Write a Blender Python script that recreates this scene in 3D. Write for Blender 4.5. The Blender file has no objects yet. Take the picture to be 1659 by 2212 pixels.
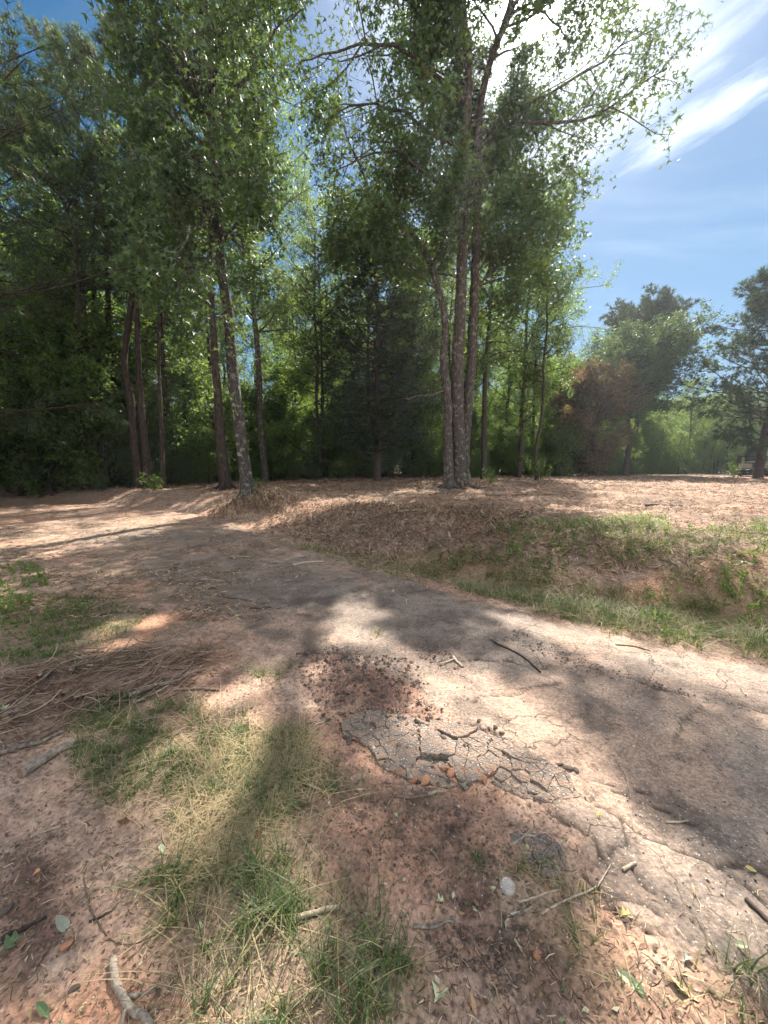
import bpy, math, random
import numpy as np
from mathutils import Vector, Matrix

# ------------------------------------------------------------------ camera, sky, sun, exposure
SC = bpy.context.scene
COL = SC.collection
PITCH = math.radians(7.3); CAMH = 1.55; F = 830.0; CX = 829.5; CY = 1106.0
cam_d = bpy.data.cameras.new('camera'); cam = bpy.data.objects.new('camera', cam_d); COL.objects.link(cam)
cam.location = (0, 0, CAMH); cam.rotation_euler = (math.pi/2 - PITCH, 0, 0)
cam_d.sensor_width = 36; cam_d.lens = 18*F/CY; cam_d.clip_end = 3000; cam_d.clip_start = 0.02
SC.camera = cam
SUN_AZ = math.radians(20); SUN_EL = math.radians(50)     # azimuth measured from +Y towards +X
SUN = np.array([math.sin(SUN_AZ)*math.cos(SUN_EL), math.cos(SUN_AZ)*math.cos(SUN_EL), math.sin(SUN_EL)])
SC.view_settings.view_transform = 'Standard'; SC.view_settings.look = 'None'
SC.view_settings.gamma = 1; SC.view_settings.use_curve_mapping = False
SC.view_settings.exposure = 2.47
SKY_STRENGTH = 0.078; SUN_STRENGTH = 2.85
sd = bpy.data.lights.new('sun', 'SUN'); sd.energy = SUN_STRENGTH; sd.angle = math.radians(0.5); sd.color = (1, 0.93, 0.82)
so = bpy.data.objects.new('sun', sd); COL.objects.link(so)
so.rotation_euler = Vector(tuple(SUN)).to_track_quat('Z', 'Y').to_euler(); so.location = (0, 0, 40)
W = bpy.data.worlds.new('World'); SC.world = W; W.use_nodes = True

def NT(nt):
    nt.nodes.clear()
    def n(t, **k):
        x = nt.nodes.new(t)
        ins = k.pop('i', {})
        for a, b in k.items(): setattr(x, a, b)
        for a, b in ins.items():
            if hasattr(b, 'is_linked') or isinstance(b, bpy.types.NodeSocket): nt.links.new(b, x.inputs[a])
            else: x.inputs[a].default_value = b
        return x
    return n
def mth(n, op, a, b=0.0, c=0.0, clamp=False):
    x = n('ShaderNodeMath', operation=op, use_clamp=clamp, i={0: a, 1: b, 2: c}); return x.outputs[0]
def ramp(n, fac, stops):
    r = n('ShaderNodeValToRGB', i={0: fac}); e = r.color_ramp.elements
    while len(e) < len(stops): e.new(0.5)
    for k, (p, c) in enumerate(stops):
        e[k].position = p; e[k].color = (*c, 1) if len(c) == 3 else c
    return r.outputs[0]
def mixc(n, f, a, b, bt='MIX'):
    x = n('ShaderNodeMix', data_type='RGBA', blend_type=bt)
    for s, v in ((0, f), (6, a), (7, b)):
        if isinstance(v, bpy.types.NodeSocket): x.id_data.links.new(v, x.inputs[s])
        else: x.inputs[s].default_value = (*v, 1) if isinstance(v, (tuple, list)) and len(v) == 3 else v
    return x.outputs[2]

def build_world():
    n = NT(W.node_tree)
    sky = n('ShaderNodeTexSky', sky_type='NISHITA', sun_disc=False)
    sky.sun_elevation = SUN_EL; sky.sun_rotation = SUN_AZ; sky.air_density = 1.0; sky.dust_density = 0.5; sky.ozone_density = 1.8
    tc = n('ShaderNodeTexCoord'); g = tc.outputs['Generated']
    sp = n('ShaderNodeSeparateXYZ', i={0: g})
    zz = mth(n, 'MAXIMUM', sp.outputs[2], 0.03)
    px = mth(n, 'DIVIDE', sp.outputs[0], zz); py = mth(n, 'DIVIDE', sp.outputs[1], zz)
    pl = n('ShaderNodeCombineXYZ', i={0: px, 1: py})                     # the cloud layer, seen as a plane overhead
    dt = n('ShaderNodeVectorMath', operation='DOT_PRODUCT', i={0: g, 1: tuple(SUN)}).outputs['Value']
    # cirrus: long fibres drawn out along one wind direction over the whole sky
    mp = n('ShaderNodeMapping', i={0: pl.outputs[0]}); mp.inputs['Rotation'].default_value = (0, 0, math.radians(-62)); mp.inputs['Scale'].default_value = (0.55, 2.3, 1)
    wp = n('ShaderNodeTexNoise', i={'Vector': pl.outputs[0], 'Scale': 1.1, 'Detail': 3.0})
    wv = n('ShaderNodeVectorMath', operation='MULTIPLY_ADD', i={0: wp.outputs['Color'], 1: (0.9, 0.9, 0), 2: mp.outputs[0]})
    c1 = n('ShaderNodeTexNoise', i={'Vector': wv.outputs[0], 'Scale': 1.4, 'Detail': 6.0, 'Roughness': 0.52}).outputs['Fac']
    c2 = n('ShaderNodeTexNoise', i={'Vector': pl.outputs[0], 'Scale': 0.55, 'Detail': 2.0}).outputs['Fac']
    cov = mth(n, 'MULTIPLY', mth(n, 'SUBTRACT', c1, 0.50), 2.6, clamp=True)
    cov = mth(n, 'MULTIPLY', cov, mth(n, 'MULTIPLY', mth(n, 'SUBTRACT', c2, 0.36), 5.0, clamp=True))
    # two bright plumes of cirrus
    def plume(cx, cy, ang, L, Wd):
        m = n('ShaderNodeMapping', vector_type='TEXTURE', i={0: pl.outputs[0]})
        m.inputs['Location'].default_value = (cx, cy, 0); m.inputs['Rotation'].default_value = (0, 0, ang); m.inputs['Scale'].default_value = (L, Wd, 1)
        wn = n('ShaderNodeTexNoise', i={'Vector': m.outputs[0], 'Scale': 1.1, 'Detail': 6.0, 'Roughness': 0.62})
        wv = n('ShaderNodeVectorMath', operation='MULTIPLY_ADD', i={0: wn.outputs['Color'], 1: (1.7, 1.7, 0), 2: m.outputs[0]})
        off = n('ShaderNodeVectorMath', operation='SUBTRACT', i={0: wv.outputs[0], 1: (0.85, 0.85, 0)})
        ln = n('ShaderNodeVectorMath', operation='LENGTH', i={0: off.outputs[0]}).outputs['Value']
        return mth(n, 'POWER', mth(n, 'SUBTRACT', 1.0, ln, clamp=True), 1.2)
    cov = mth(n, 'MULTIPLY', cov, mth(n, 'MULTIPLY', sp.outputs[2], 8.0, clamp=True))
    p1 = plume(*PL1); p2 = plume(*PL2)
    fib = mth(n, 'MULTIPLY_ADD', c1, 1.6, 0.1)
    # bright cloud layer added overhead and behind to fill the shade, edge kept off-view
    fill_cloud = mth(n, 'MULTIPLY', mth(n, 'ADD', mth(n, 'SUBTRACT', 0.25, py), mth(n, 'MULTIPLY_ADD', c2, 1.6, -0.8)), 1.6, clamp=True)
    fill_cloud = mth(n, 'MULTIPLY', fill_cloud, mth(n, 'MULTIPLY_ADD', c1, 1.5, 0.1, clamp=True))
    fill_cloud = mth(n, 'MULTIPLY', fill_cloud, mth(n, 'MULTIPLY', sp.outputs[2], 8.0, clamp=True))
    cov = mth(n, 'ADD', mth(n, 'MULTIPLY_ADD', cov, 0.15, fill_cloud), mth(n, 'MULTIPLY', mth(n, 'ADD', p1, p2), mth(n, 'MULTIPLY', fib, 0.55)), clamp=True)
    # thin ice veil round the sun (forward scattering) and low haze at the horizon
    ca = mth(n, 'MAXIMUM', dt, 0.0)
    glow = mth(n, 'ADD', mth(n, 'MULTIPLY', mth(n, 'POWER', ca, 60.0), 7.0), mth(n, 'MULTIPLY', mth(n, 'POWER', ca, 260.0), 120.0))
    hz = mth(n, 'POWER', mth(n, 'SUBTRACT', 1.0, mth(n, 'ABSOLUTE', sp.outputs[2])), 4.5)
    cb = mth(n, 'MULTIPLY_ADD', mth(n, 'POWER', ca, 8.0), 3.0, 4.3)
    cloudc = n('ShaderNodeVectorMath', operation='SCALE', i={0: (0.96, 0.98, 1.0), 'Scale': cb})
    hs = n('ShaderNodeHueSaturation', i={'Color': sky.outputs[0], 'Hue': 0.490, 'Saturation': 1.55, 'Value': SKYV})
    base = mixc(n, mth(n, 'MULTIPLY', hz, 0.92), hs.outputs[0], (0.62, 0.98, 1.5))
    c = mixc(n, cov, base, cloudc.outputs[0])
    gl = n('ShaderNodeVectorMath', operation='SCALE', i={0: (0.95, 0.98, 1.0), 'Scale': glow})
    c = n('ShaderNodeVectorMath', operation='ADD', i={0: c, 1: gl.outputs[0]}).outputs[0]
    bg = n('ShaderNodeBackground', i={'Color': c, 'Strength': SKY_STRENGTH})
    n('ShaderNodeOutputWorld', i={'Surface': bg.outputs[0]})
SKYV = 0.235
# where the plumes float on the cloud plane (x/z, y/z): centre, angle, length, width
PL1 = (0.66, 1.26, math.radians(-62), 0.38, 0.14)
PL2 = (0.93, 1.27, math.radians(-60), 0.24, 0.10)
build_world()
SC.render.engine = 'CYCLES'
cy = SC.cycles
cy.use_denoising = True; cy.max_bounces = 10; cy.diffuse_bounces = 6; cy.glossy_bounces = 2; cy.transmission_bounces = 8
cy.transparent_max_bounces = 8; cy.caustics_reflective = False; cy.caustics_refractive = False; cy.sample_clamp_indirect = 10
HAZE = 0.0010
cy.volume_bounces = 0
cy.use_adaptive_sampling = True; cy.adaptive_threshold = 0.02

# ------------------------------------------------------------------ numeric helpers
rng = np.random.default_rng(7)
def hash2(ix, iy, s):
    h = (ix.astype(np.int64)*374761393 + iy.astype(np.int64)*668265263 + s*1442695041) & 0xffffffff
    h = ((h ^ (h >> 13))*1274126177) & 0xffffffff
    return ((h ^ (h >> 16)) & 0xffffff)/float(0xffffff)
def vnoise(x, y, s=0):
    x = np.asarray(x, float); y = np.asarray(y, float)
    ix = np.floor(x); iy = np.floor(y); fx = x-ix; fy = y-iy
    fx = fx*fx*fx*(fx*(fx*6-15)+10); fy = fy*fy*fy*(fy*(fy*6-15)+10)
    a = hash2(ix, iy, s); b = hash2(ix+1, iy, s); c = hash2(ix, iy+1, s); d = hash2(ix+1, iy+1, s)
    return (a*(1-fx)+b*fx)*(1-fy) + (c*(1-fx)+d*fx)*fy
def fbm(x, y, o=4, s=0, r=0.5):
    t = 0; a = 1; tot = 0
    for k in range(o):
        t = t + a*vnoise(x*(2**k)+17.3*k, y*(2**k)-9.1*k, s+k); tot += a; a *= r
    return t/tot
def sstep(a, b, x):
    t = np.clip((np.asarray(x, float)-a)/(b-a), 0, 1); return t*t*(3-2*t)
EX = np.array([-300, -40, -25, -13.2, -8.4, -5.3, -4, -2.6, -1, .4, 1.5, 3.1, 6, 12, 30, 300.])
EY = np.array([95, 27, 21, 15.3, 12.7, 11.0, 9.9, 7.9, 6.3, 4.95, 4.05, 3.1, 1.9, 0, -5, -80.])
_seg = np.stack([EX, EY], 1)
def segdist(x, y, P):
    x = np.asarray(x, float); y = np.asarray(y, float); d = np.full(x.shape, 1e9)
    for (a, b) in zip(P[:-1], P[1:]):
        ab = b-a; t = np.clip(((x-a[0])*ab[0] + (y-a[1])*ab[1])/(ab@ab), 0, 1)
        d = np.minimum(d, np.hypot(x-a[0]-t*ab[0], y-a[1]-t*ab[1]))
    return d
def edge_s(x, y):
    """Distance beyond the far edge of the road (negative on the road side)."""
    return segdist(x, y, _seg[1:-1])*np.sign(y - np.interp(x, EX, EY))
def Hs(x, y):
    """Terrain height without the fine relief."""
    x = np.asarray(x, float); y = np.asarray(y, float)
    s = edge_s(x, y) + 0.25*(fbm(x*.9, y*.9, 3, 5)-.5)
    wd = sstep(-3.2, -0.3, x)
    dip = -0.27*wd*np.exp(-((s-0.95)/0.55)**2)
    rise = 0.46*((1-wd)*sstep(0.0, 2.0, s) + wd*sstep(1.0, 2.7, s))
    lift = 0.16*sstep(3, 15, s)
    far = -0.45*sstep(26, 60, y)*(s > 0)
    mound = 0.13*np.exp(-(((x+4.3)/1.0)**2 + ((y-11.9)/1.2)**2))
    mound2 = 0.10*np.exp(-(((x-3.2)/1.0)**2 + ((y-15.6)/.9)**2))
    und = 0.05*(fbm(x*.35, y*.35, 3, 11)-.5)
    left = 0.05*sstep(-3, -6, x)*(s < 0)
    return dip + rise + lift + far + mound + mound2 + und + left
def ray(u, v):
    a = u-CX; b = CY-v
    return np.array([a, b*math.sin(PITCH) + F*math.cos(PITCH), b*math.cos(PITCH) - F*math.sin(PITCH)])
def G(u, v):
    """Point of the terrain on the line of sight of a place in the photograph (1659 x 2212 grid)."""
    d = ray(u, v); hd = np.hypot(d[0], d[1]); R_ = np.exp(np.linspace(math.log(.3), math.log(120), 500)); t = R_/hd
    below = (CAMH + d[2]*t) < Hs(d[0]*t, d[1]*t)
    i = int(np.argmax(below)) if below.any() else 499
    t = np.linspace(t[max(i-1, 0)], t[i], 12); b = (CAMH + d[2]*t) < Hs(d[0]*t, d[1]*t); j = int(np.argmax(b)) if b.any() else 11
    return (d[0]*t[j], d[1]*t[j])
def P(u, v, D):
    """Point at distance D (along Y) on the line of sight of a place in the photograph."""
    d = ray(u, v); t = D/d[1]; return np.array([d[0]*t, D, CAMH + d[2]*t])
def poly(pts): return np.array([G(*p) for p in pts])
def inpoly(x, y, Pg):
    c = np.zeros(np.shape(x), bool); n = len(Pg)
    for i in range(n):
        x0, y0 = Pg[i]; x1, y1 = Pg[(i+1) % n]
        if y0 == y1: continue
        k = ((y0 > y) != (y1 > y)) & (x < (x1-x0)*(y-y0)/(y1-y0)+x0); c ^= k
    return c
def soft(x, y, Pg, w, warp=0.0, fq=3.0, s=0):
    if warp:
        x = x + warp*(fbm(x*fq, y*fq, 3, s+50)-.5)*2; y = y + warp*(fbm(x*fq+9, y*fq+4, 3, s+70)-.5)*2
    lo = Pg.min(0)-2*w; hi = Pg.max(0)+2*w
    m = (x > lo[0]) & (x < hi[0]) & (y > lo[1]) & (y < hi[1])
    r = np.zeros(np.shape(x))
    if m.any():
        xx = x[m]; yy = y[m]; d = segdist(xx, yy, np.vstack([Pg, Pg[:1]])); d = np.where(inpoly(xx, yy, Pg), d, -d)
        r[m] = sstep(-w, w, d)
    return r

def mesh(name, V, Fa, mat=None, smooth=False, attrs=None, colors=None):
    """Mesh from numpy: V (n,3), Fa one array (m,k) or a list of such arrays."""
    me = bpy.data.meshes.new(name)
    if not isinstance(Fa, (list, tuple)): Fa = [Fa]
    Fa = [np.asarray(f, np.int32) for f in Fa if len(f)]
    V = np.asarray(V, np.float32)
    me.vertices.add(len(V)); me.vertices.foreach_set('co', V.ravel())
    nl = sum(f.size for f in Fa); npol = sum(len(f) for f in Fa)
    me.loops.add(nl); me.loops.foreach_set('vertex_index', np.concatenate([f.ravel() for f in Fa]))
    tot = np.concatenate([np.full(len(f), f.shape[1], np.int32) for f in Fa])
    st = np.concatenate([[0], np.cumsum(tot)[:-1]]).astype(np.int32)
    me.polygons.add(npol); me.polygons.foreach_set('loop_start', st); me.polygons.foreach_set('loop_total', tot)
    me.polygons.foreach_set('use_smooth', np.full(npol, smooth, bool))
    for k, a in (attrs or {}).items():
        t = me.attributes.new(k, 'FLOAT', 'POINT'); t.data.foreach_set('value', np.asarray(a, np.float32))
    for k, a in (colors or {}).items():
        t = me.attributes.new(k, 'FLOAT_COLOR', 'POINT')
        c = np.ones((len(V), 4), np.float32); c[:, :3] = a; t.data.foreach_set('color', c.ravel())
    me.update(calc_edges=True)
    if mat: me.materials.append(mat)
    return me
def link(name, me, parent=None, loc=None):
    o = bpy.data.objects.new(name, me); COL.objects.link(o)
    if parent is not None: o.parent = parent
    if loc is not None: o.location = loc
    return o
def tag(o, label=None, cat=None, group=None, kind=None):
    for k, v in (('label', label), ('category', cat), ('group', group), ('kind', kind)):
        if v: o[k] = v
    return o
def empty(name, loc, label, cat, group=None, rz=0):
    o = link(name, None); o.location = loc; o.rotation_euler = (0, 0, rz); o.empty_display_size = .3
    return tag(o, label, cat, group)
def copy_thing(root, loc, rz=0.0, sc=1.0, label=None, group=None):
    r = root.copy(); COL.objects.link(r); r.location = loc; r.rotation_euler = (0, 0, rz)
    r.scale = (sc, sc, sc) if not isinstance(sc, tuple) else sc
    if label: r['label'] = label
    if group: r['group'] = group
    for ch in list(root.children):
        c = ch.copy(); COL.objects.link(c); c.parent = r
    return r
def nrm(a): return a/np.maximum(np.linalg.norm(a, axis=-1, keepdims=True), 1e-9)
def tubes(Pt, R, S=6, rough=0.0, cap=True, seed=1):
    """N polylines (N,K,3) with radii (N,K) -> one vertex array and quads."""
    Pt = np.asarray(Pt, float); R = np.asarray(R, float); N, K, _ = Pt.shape
    T = np.empty_like(Pt); T[:, 1:-1] = Pt[:, 2:]-Pt[:, :-2]; T[:, 0] = Pt[:, 1]-Pt[:, 0]; T[:, -1] = Pt[:, -1]-Pt[:, -2]; T = nrm(T)
    ref = np.where(np.abs(T[:, :1, 2:3]) < .75, np.array([0, 0, 1.]), np.array([1., 0, 0]))
    A = nrm(np.cross(T, ref)); B = np.cross(T, A)
    an = np.arange(S)*2*math.pi/S
    rr = R[:, :, None]*np.ones(S)
    if rough: rr = rr*(1+rough*(np.random.default_rng(seed).random((N, K, S))-.5)*2)
    V = Pt[:, :, None] + rr[..., None]*(np.cos(an)[:, None]*A[:, :, None] + np.sin(an)[:, None]*B[:, :, None])
    i = np.arange(N)[:, None, None]*K*S; k = np.arange(K-1)[None, :, None]*S; s = np.arange(S)[None, None, :]; s2 = (s+1) % S
    Q = np.stack([i+k+s, i+k+s2, i+k+S+s2, i+k+S+s], -1).reshape(-1, 4)
    fs = [Q]
    if cap:
        c0 = (np.arange(N)[:, None]*K*S + np.arange(S)[None, ::-1]); c1 = (np.arange(N)[:, None]*K*S + (K-1)*S + np.arange(S)[None])
        fs += [c0, c1]
    return V.reshape(-1, 3), fs
def grow(st, d, L, K, wander, up, r, sag=0.0):
    out = [st]; d = nrm(d); L = np.asarray(L)[:, None]/(K-1)
    for k in range(K-1):
        d = nrm(d + wander*r.normal(size=d.shape) + np.array([0, 0, up - sag*k/(K-1)]))
        out.append(out[-1] + d*L)
    return np.stack(out, 1)
def kids(Pp, Lp, n, t0, t1, ang, fac, r, up=0.0, flat=0.0):
    """n children on each parent polyline."""
    N, K, _ = Pp.shape; t = t0 + (t1-t0)*((np.arange(n)[None]+r.random((N, n)))/n); t = np.clip(t, 0, .999)
    f = t*(K-1); i = f.astype(int); w = (f-i)[..., None]; ar = np.arange(N)[:, None]
    a = Pp[ar, i]; b = Pp[ar, i+1]; st = a*(1-w)+b*w; tg = nrm(b-a)
    q = r.normal(size=tg.shape); q[..., 2] *= (1-flat); q = nrm(q - (q*tg).sum(-1, keepdims=True)*tg)
    an = ang*(0.75+.5*r.random((N, n)))[..., None]
    d = tg*np.cos(an) + q*np.sin(an); d[..., 2] += up
    L = np.asarray(Lp)[:, None]*fac*(1.05-.6*t)*(0.7+.6*r.random((N, n)))
    return st.reshape(-1, 3), d.reshape(-1, 3), L.reshape(-1), t.reshape(-1)
def sample_pts(Pp, n, r, t0=0.1, spread=0.1):
    N, K, _ = Pp.shape; f = (t0+(1-t0)*r.random((N, n)))*(K-1)*.999; i = f.astype(int); w = (f-i)[..., None]; ar = np.arange(N)[:, None]
    return (Pp[ar, i]*(1-w)+Pp[ar, i+1]*w).reshape(-1, 3) + r.normal(size=(N*n, 3))*spread
def leaves(C, size, r, kind='leaf', droop=.35, wid=.5):
    n = len(C); s = size*(0.65+.7*r.random(n))[:, None]
    a = r.normal(size=(n, 3)); a[:, 2] = a[:, 2]*.6-droop; a = nrm(a)
    q = r.normal(size=(n, 3)); q[:, 2] += .0; b = nrm(np.cross(a, q)); nn = np.cross(a, b)
    if kind == 'leaf':
        V = np.stack([C, C+a*s*.45+b*s*wid*.5+nn*s*.10, C+a*s, C+a*s*.45-b*s*wid*.5+nn*s*.10], 1)
        k = np.arange(n)[:, None]*4; Fq = [np.concatenate([k+[0, 1, 2], k+[0, 2, 3]])]
        m = 4
    else:                                     # star: five-lobed leaf told by its three long lobes
        V = np.stack([C, C+b*s*.19+a*s*.3, C-b*s*.19+a*s*.3, C+a*s*1.02, C+b*s*.66+a*s*.36+nn*s*.1, C-b*s*.66+a*s*.36+nn*s*.1], 1)
        k = np.arange(n)[:, None]*6; Fq = [np.concatenate([k+[2, 1, 3], k+[0, 4, 1], k+[0, 2, 5], k+[0, 1, 2]])]
        m = 6
    return V.reshape(-1, 3), Fq, np.repeat(r.random(n), m)
def needles(C, D, r, L=.18, n=12, w=.006):
    """Tufts of needles at C pointing round D."""
    N = len(C); c = np.repeat(C, n, 0); d = nrm(np.repeat(D, n, 0)+r.normal(size=(N*n, 3))*.62); l = (L*(.7+.5*r.random(N*n)))[:, None]
    b = nrm(np.cross(d, r.normal(size=d.shape)))*w
    V = np.stack([c+b, c-b, c+d*l+np.array([0, 0, -.12])*l], 1).reshape(-1, 3)
    k = np.arange(N*n)[:, None]*3
    return V, [k+[0, 1, 2]], np.repeat(np.repeat(r.random(N), n), 3)
def join(parts):
    Vs = []; Fs = {}; T = []; o = 0
    for V, Fq, t in parts:
        Vs.append(V); T.append(t if t is not None else np.zeros(len(V)))
        for f in Fq: Fs.setdefault(f.shape[1], []).append(f+o)
        o += len(V)
    return np.concatenate(Vs), [np.concatenate(v) for v in Fs.values()], np.concatenate(T)

# ------------------------------------------------------------------ materials
def M(name): m = bpy.data.materials.new(name); m.use_nodes = True; return m, NT(m.node_tree)
def leaf_mat(name, stops, tr=.4, trc=1.0, rough=.5, spec=.5, trcol=(.30, .42, .06)):
    m, n = M(name)
    t = n('ShaderNodeAttribute', attribute_name='tint').outputs['Fac']
    oi = n('ShaderNodeObjectInfo').outputs['Random']
    f = mth(n, 'ADD', mth(n, 'MULTIPLY', t, .78), mth(n, 'MULTIPLY', oi, .22))
    c = ramp(n, f, stops)
    pb = n('ShaderNodeBsdfPrincipled', i={'Base Color': c, 'Roughness': rough, 'Specular IOR Level': spec})
    tc = mixc(n, .5, c, trcol); tc2 = n('ShaderNodeVectorMath', operation='SCALE', i={0: tc, 'Scale': trc}).outputs[0]
    tb = n('ShaderNodeBsdfTranslucent', i={'Color': tc2})
    mx = n('ShaderNodeMixShader', i={0: tr, 1: pb.outputs[0], 2: tb.outputs[0]})
    n('ShaderNodeOutputMaterial', i={'Surface': mx.outputs[0]}); return m
def bark_mat(name, c0, c1, scale=(9, 9, 1.6), lichen=0.0, bump=.5):
    m, n = M(name)
    tc = n('ShaderNodeTexCoord').outputs['Object']
    mp = n('ShaderNodeMapping', i={0: tc}); mp.inputs['Scale'].default_value = scale
    a = n('ShaderNodeTexNoise', i={'Vector': mp.outputs[0], 'Scale': 2.2, 'Detail': 6.0, 'Roughness': .65}).outputs['Fac']
    vo = n('ShaderNodeTexVoronoi', feature='DISTANCE_TO_EDGE', i={'Vector': mp.outputs[0], 'Scale': 1.7}).outputs['Distance']
    h = mth(n, 'ADD', mth(n, 'MULTIPLY', mth(n, 'MINIMUM', vo, .18), 3.0), a)
    c = ramp(n, a, [(.3, c0), (.68, c1)])
    c = mixc(n, mth(n, 'MULTIPLY', mth(n, 'SUBTRACT', .09, vo, clamp=True), 7.0, clamp=True), c, tuple(x*.4 for x in c0))
    if lichen:
        l = n('ShaderNodeTexNoise', i={'Vector': tc, 'Scale': 7.0, 'Detail': 4.0, 'Roughness': .6}).outputs['Fac']
        c = mixc(n, mth(n, 'MULTIPLY', mth(n, 'SUBTRACT', l, .53, clamp=True), 9.0*lichen, clamp=True), c, (.30, .32, .27))
    bp = n('ShaderNodeBump', i={'Height': h, 'Strength': bump, 'Distance': .05})
    pb = n('ShaderNodeBsdfPrincipled', i={'Base Color': c, 'Roughness': .92, 'Specular IOR Level': .2, 'Normal': bp.outputs[0]})
    n('ShaderNodeOutputMaterial', i={'Surface': pb.outputs[0]}); return m
def plain_mat(name, c0, c1=None, rough=.8, sc=30.0, bump=.2, metal=0.0, spec=.3, det=4.0):
    m, n = M(name); c1 = c1 or tuple(x*.6 for x in c0)
    tc = n('ShaderNodeTexCoord').outputs['Object']
    oi = n('ShaderNodeObjectInfo').outputs['Random']
    a = n('ShaderNodeTexNoise', i={'Vector': tc, 'Scale': sc, 'Detail': det, 'Roughness': .6}).outputs['Fac']
    f = mth(n, 'ADD', a, mth(n, 'MULTIPLY_ADD', oi, .2, -.1))
    c = ramp(n, f, [(.35, c0), (.7, c1)])
    bp = n('ShaderNodeBump', i={'Height': a, 'Strength': bump, 'Distance': .01})
    pb = n('ShaderNodeBsdfPrincipled', i={'Base Color': c, 'Roughness': rough, 'Metallic': metal, 'Specular IOR Level': spec, 'Normal': bp.outputs[0]})
    n('ShaderNodeOutputMaterial', i={'Surface': pb.outputs[0]}); return m
def tint_mat(name, stops, rough=.8, tr=0.0):
    m, n = M(name)
    t = n('ShaderNodeAttribute', attribute_name='tint').outputs['Fac']; c = ramp(n, t, stops)
    pb = n('ShaderNodeBsdfPrincipled', i={'Base Color': c, 'Roughness': rough, 'Specular IOR Level': .3}); s = pb.outputs[0]
    if tr:
        tb = n('ShaderNodeBsdfTranslucent', i={'Color': c}); s = n('ShaderNodeMixShader', i={0: tr, 1: s, 2: tb.outputs[0]}).outputs[0]
    n('ShaderNodeOutputMaterial', i={'Surface': s}); return m

MT = {}
MT['gum'] = leaf_mat('sweetgum_leaf', [(0, (.034, .075, .034)), (.55, (.055, .11, .042)), (.92, (.085, .14, .04)), (1, (.20, .12, .04))], .26, 1.0, .52, .4)
MT['oak'] = leaf_mat('oak_leaf', [(0, (.042, .082, .030)), (.6, (.075, .125, .04)), (1, (.13, .17, .05))], .48, 1.3, .42, .6)
MT['light'] = leaf_mat('light_leaf', [(0, (.045, .10, .022)), (.5, (.08, .15, .03)), (1, (.15, .20, .045))], .5, 1.25, .45, .45)
MT['forest'] = leaf_mat('forest_leaf', [(0, (.035, .078, .028)), (.5, (.065, .125, .038)), (1, (.12, .18, .05))], .48, 1.35, .42, .6)
MT['needle'] = leaf_mat('pine_needle', [(0, (.020, .050, .026)), (.5, (.040, .080, .034)), (.9, (.075, .11, .036)), (1, (.14, .09, .04))], .25, .9, .5, .5)
MT['cedar'] = leaf_mat('cedar_spray', [(0, (.016, .034, .022)), (.7, (.030, .055, .032)), (1, (.05, .055, .03))], .15, .8, .7, .2)
MT['rust'] = leaf_mat('rusty_vine_leaf', [(0, (.06, .065, .035)), (.4, (.12, .105, .06)), (.75, (.20, .14, .08)), (.85, (.24, .15, .08)), (1, (.10, .14, .06))], .35, .9, .6, .3, (.4, .25, .08))
MT['grass'] = leaf_mat('grass_blade', [(0, (.040, .070, .028)), (.5, (.070, .110, .040)), (.78, (.13, .15, .06)), (.86, (.34, .28, .15)), (1, (.46, .38, .22))], .35, 1.0, .5, .4)
MT['dry'] = leaf_mat('dry_grass_blade', [(0, (.08, .11, .04)), (.3, (.26, .21, .11)), (1, (.5, .4, .24))], .35, 1.0, .6, .3, (.6, .5, .3))
MT['weed'] = leaf_mat('weed_leaf', [(0, (.05, .11, .025)), (.6, (.10, .18, .04)), (1, (.19, .24, .06))], .42, 1.2, .45, .4)
MT['bark_pine'] = bark_mat('pine_bark', (.030, .022, .018), (.10, .075, .06), (7, 7, 2.2))
MT['bark_gum'] = bark_mat('lichen_bark', (.045, .040, .035), (.12, .11, .095), (10, 10, 2.4), .7, .9)
MT['bark_grey'] = bark_mat('grey_bark', (.040, .033, .029), (.14, .12, .105), (12, 12, 2.0), .45, .7)
MT['bark_dark'] = bark_mat('dark_bark', (.035, .028, .024), (.11, .09, .075), (10, 10, 2.0))

# ------------------------------------------------------------------ what covers the ground where
ROAD = np.vstack([poly([(1659, 2150), (1500, 2085), (1400, 2010), (1310, 1930), (1255, 1850), (1228, 1770), (1190, 1710), (1110, 1650), (1075, 1600),
    (1000, 1560), (905, 1505), (835, 1455), (740, 1425), (620, 1400), (500, 1345), (380, 1275), (260, 1215), (150, 1172), (190, 1142), (340, 1134), (500, 1143),
    (600, 1165), (720, 1205), (900, 1262), (1050, 1306), (1200, 1348), (1400, 1398), (1659, 1452)]), [(6, 1.6), (12, -1), (12, -6), (1.5, -6), (1.2, 0.2)]])
DAMP = [poly(p) for p in (
    [(640, 1405), (760, 1390), (870, 1425), (900, 1500), (960, 1535), (900, 1570), (820, 1560), (735, 1570), (690, 1510)],
    [(720, 1660), (860, 1730), (1000, 1745), (1060, 1800), (1085, 1930), (1010, 2010), (900, 1930), (800, 1860), (715, 1790)],
    [(900, 2010), (1120, 2000), (1200, 2090), (1100, 2160), (960, 2120)],
    [(0, 1830), (120, 1850), (200, 1950), (130, 2050), (0, 2100)],
    [(640, 1290), (720, 1285), (790, 1325), (700, 1345), (600, 1330)],
    [(900, 1390), (960, 1400), (1010, 1445), (960, 1450), (900, 1425)],
    [(1070, 1345), (1200, 1400), (1330, 1450), (1500, 1500), (1480, 1510), (1250, 1455), (1080, 1385)],
    [(0, 1440), (250, 1400), (480, 1400), (560, 1450), (420, 1530), (150, 1560), (0, 1620)],
    [(480, 1560), (640, 1560), (690, 1500), (700, 1600), (560, 1600)])]
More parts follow.
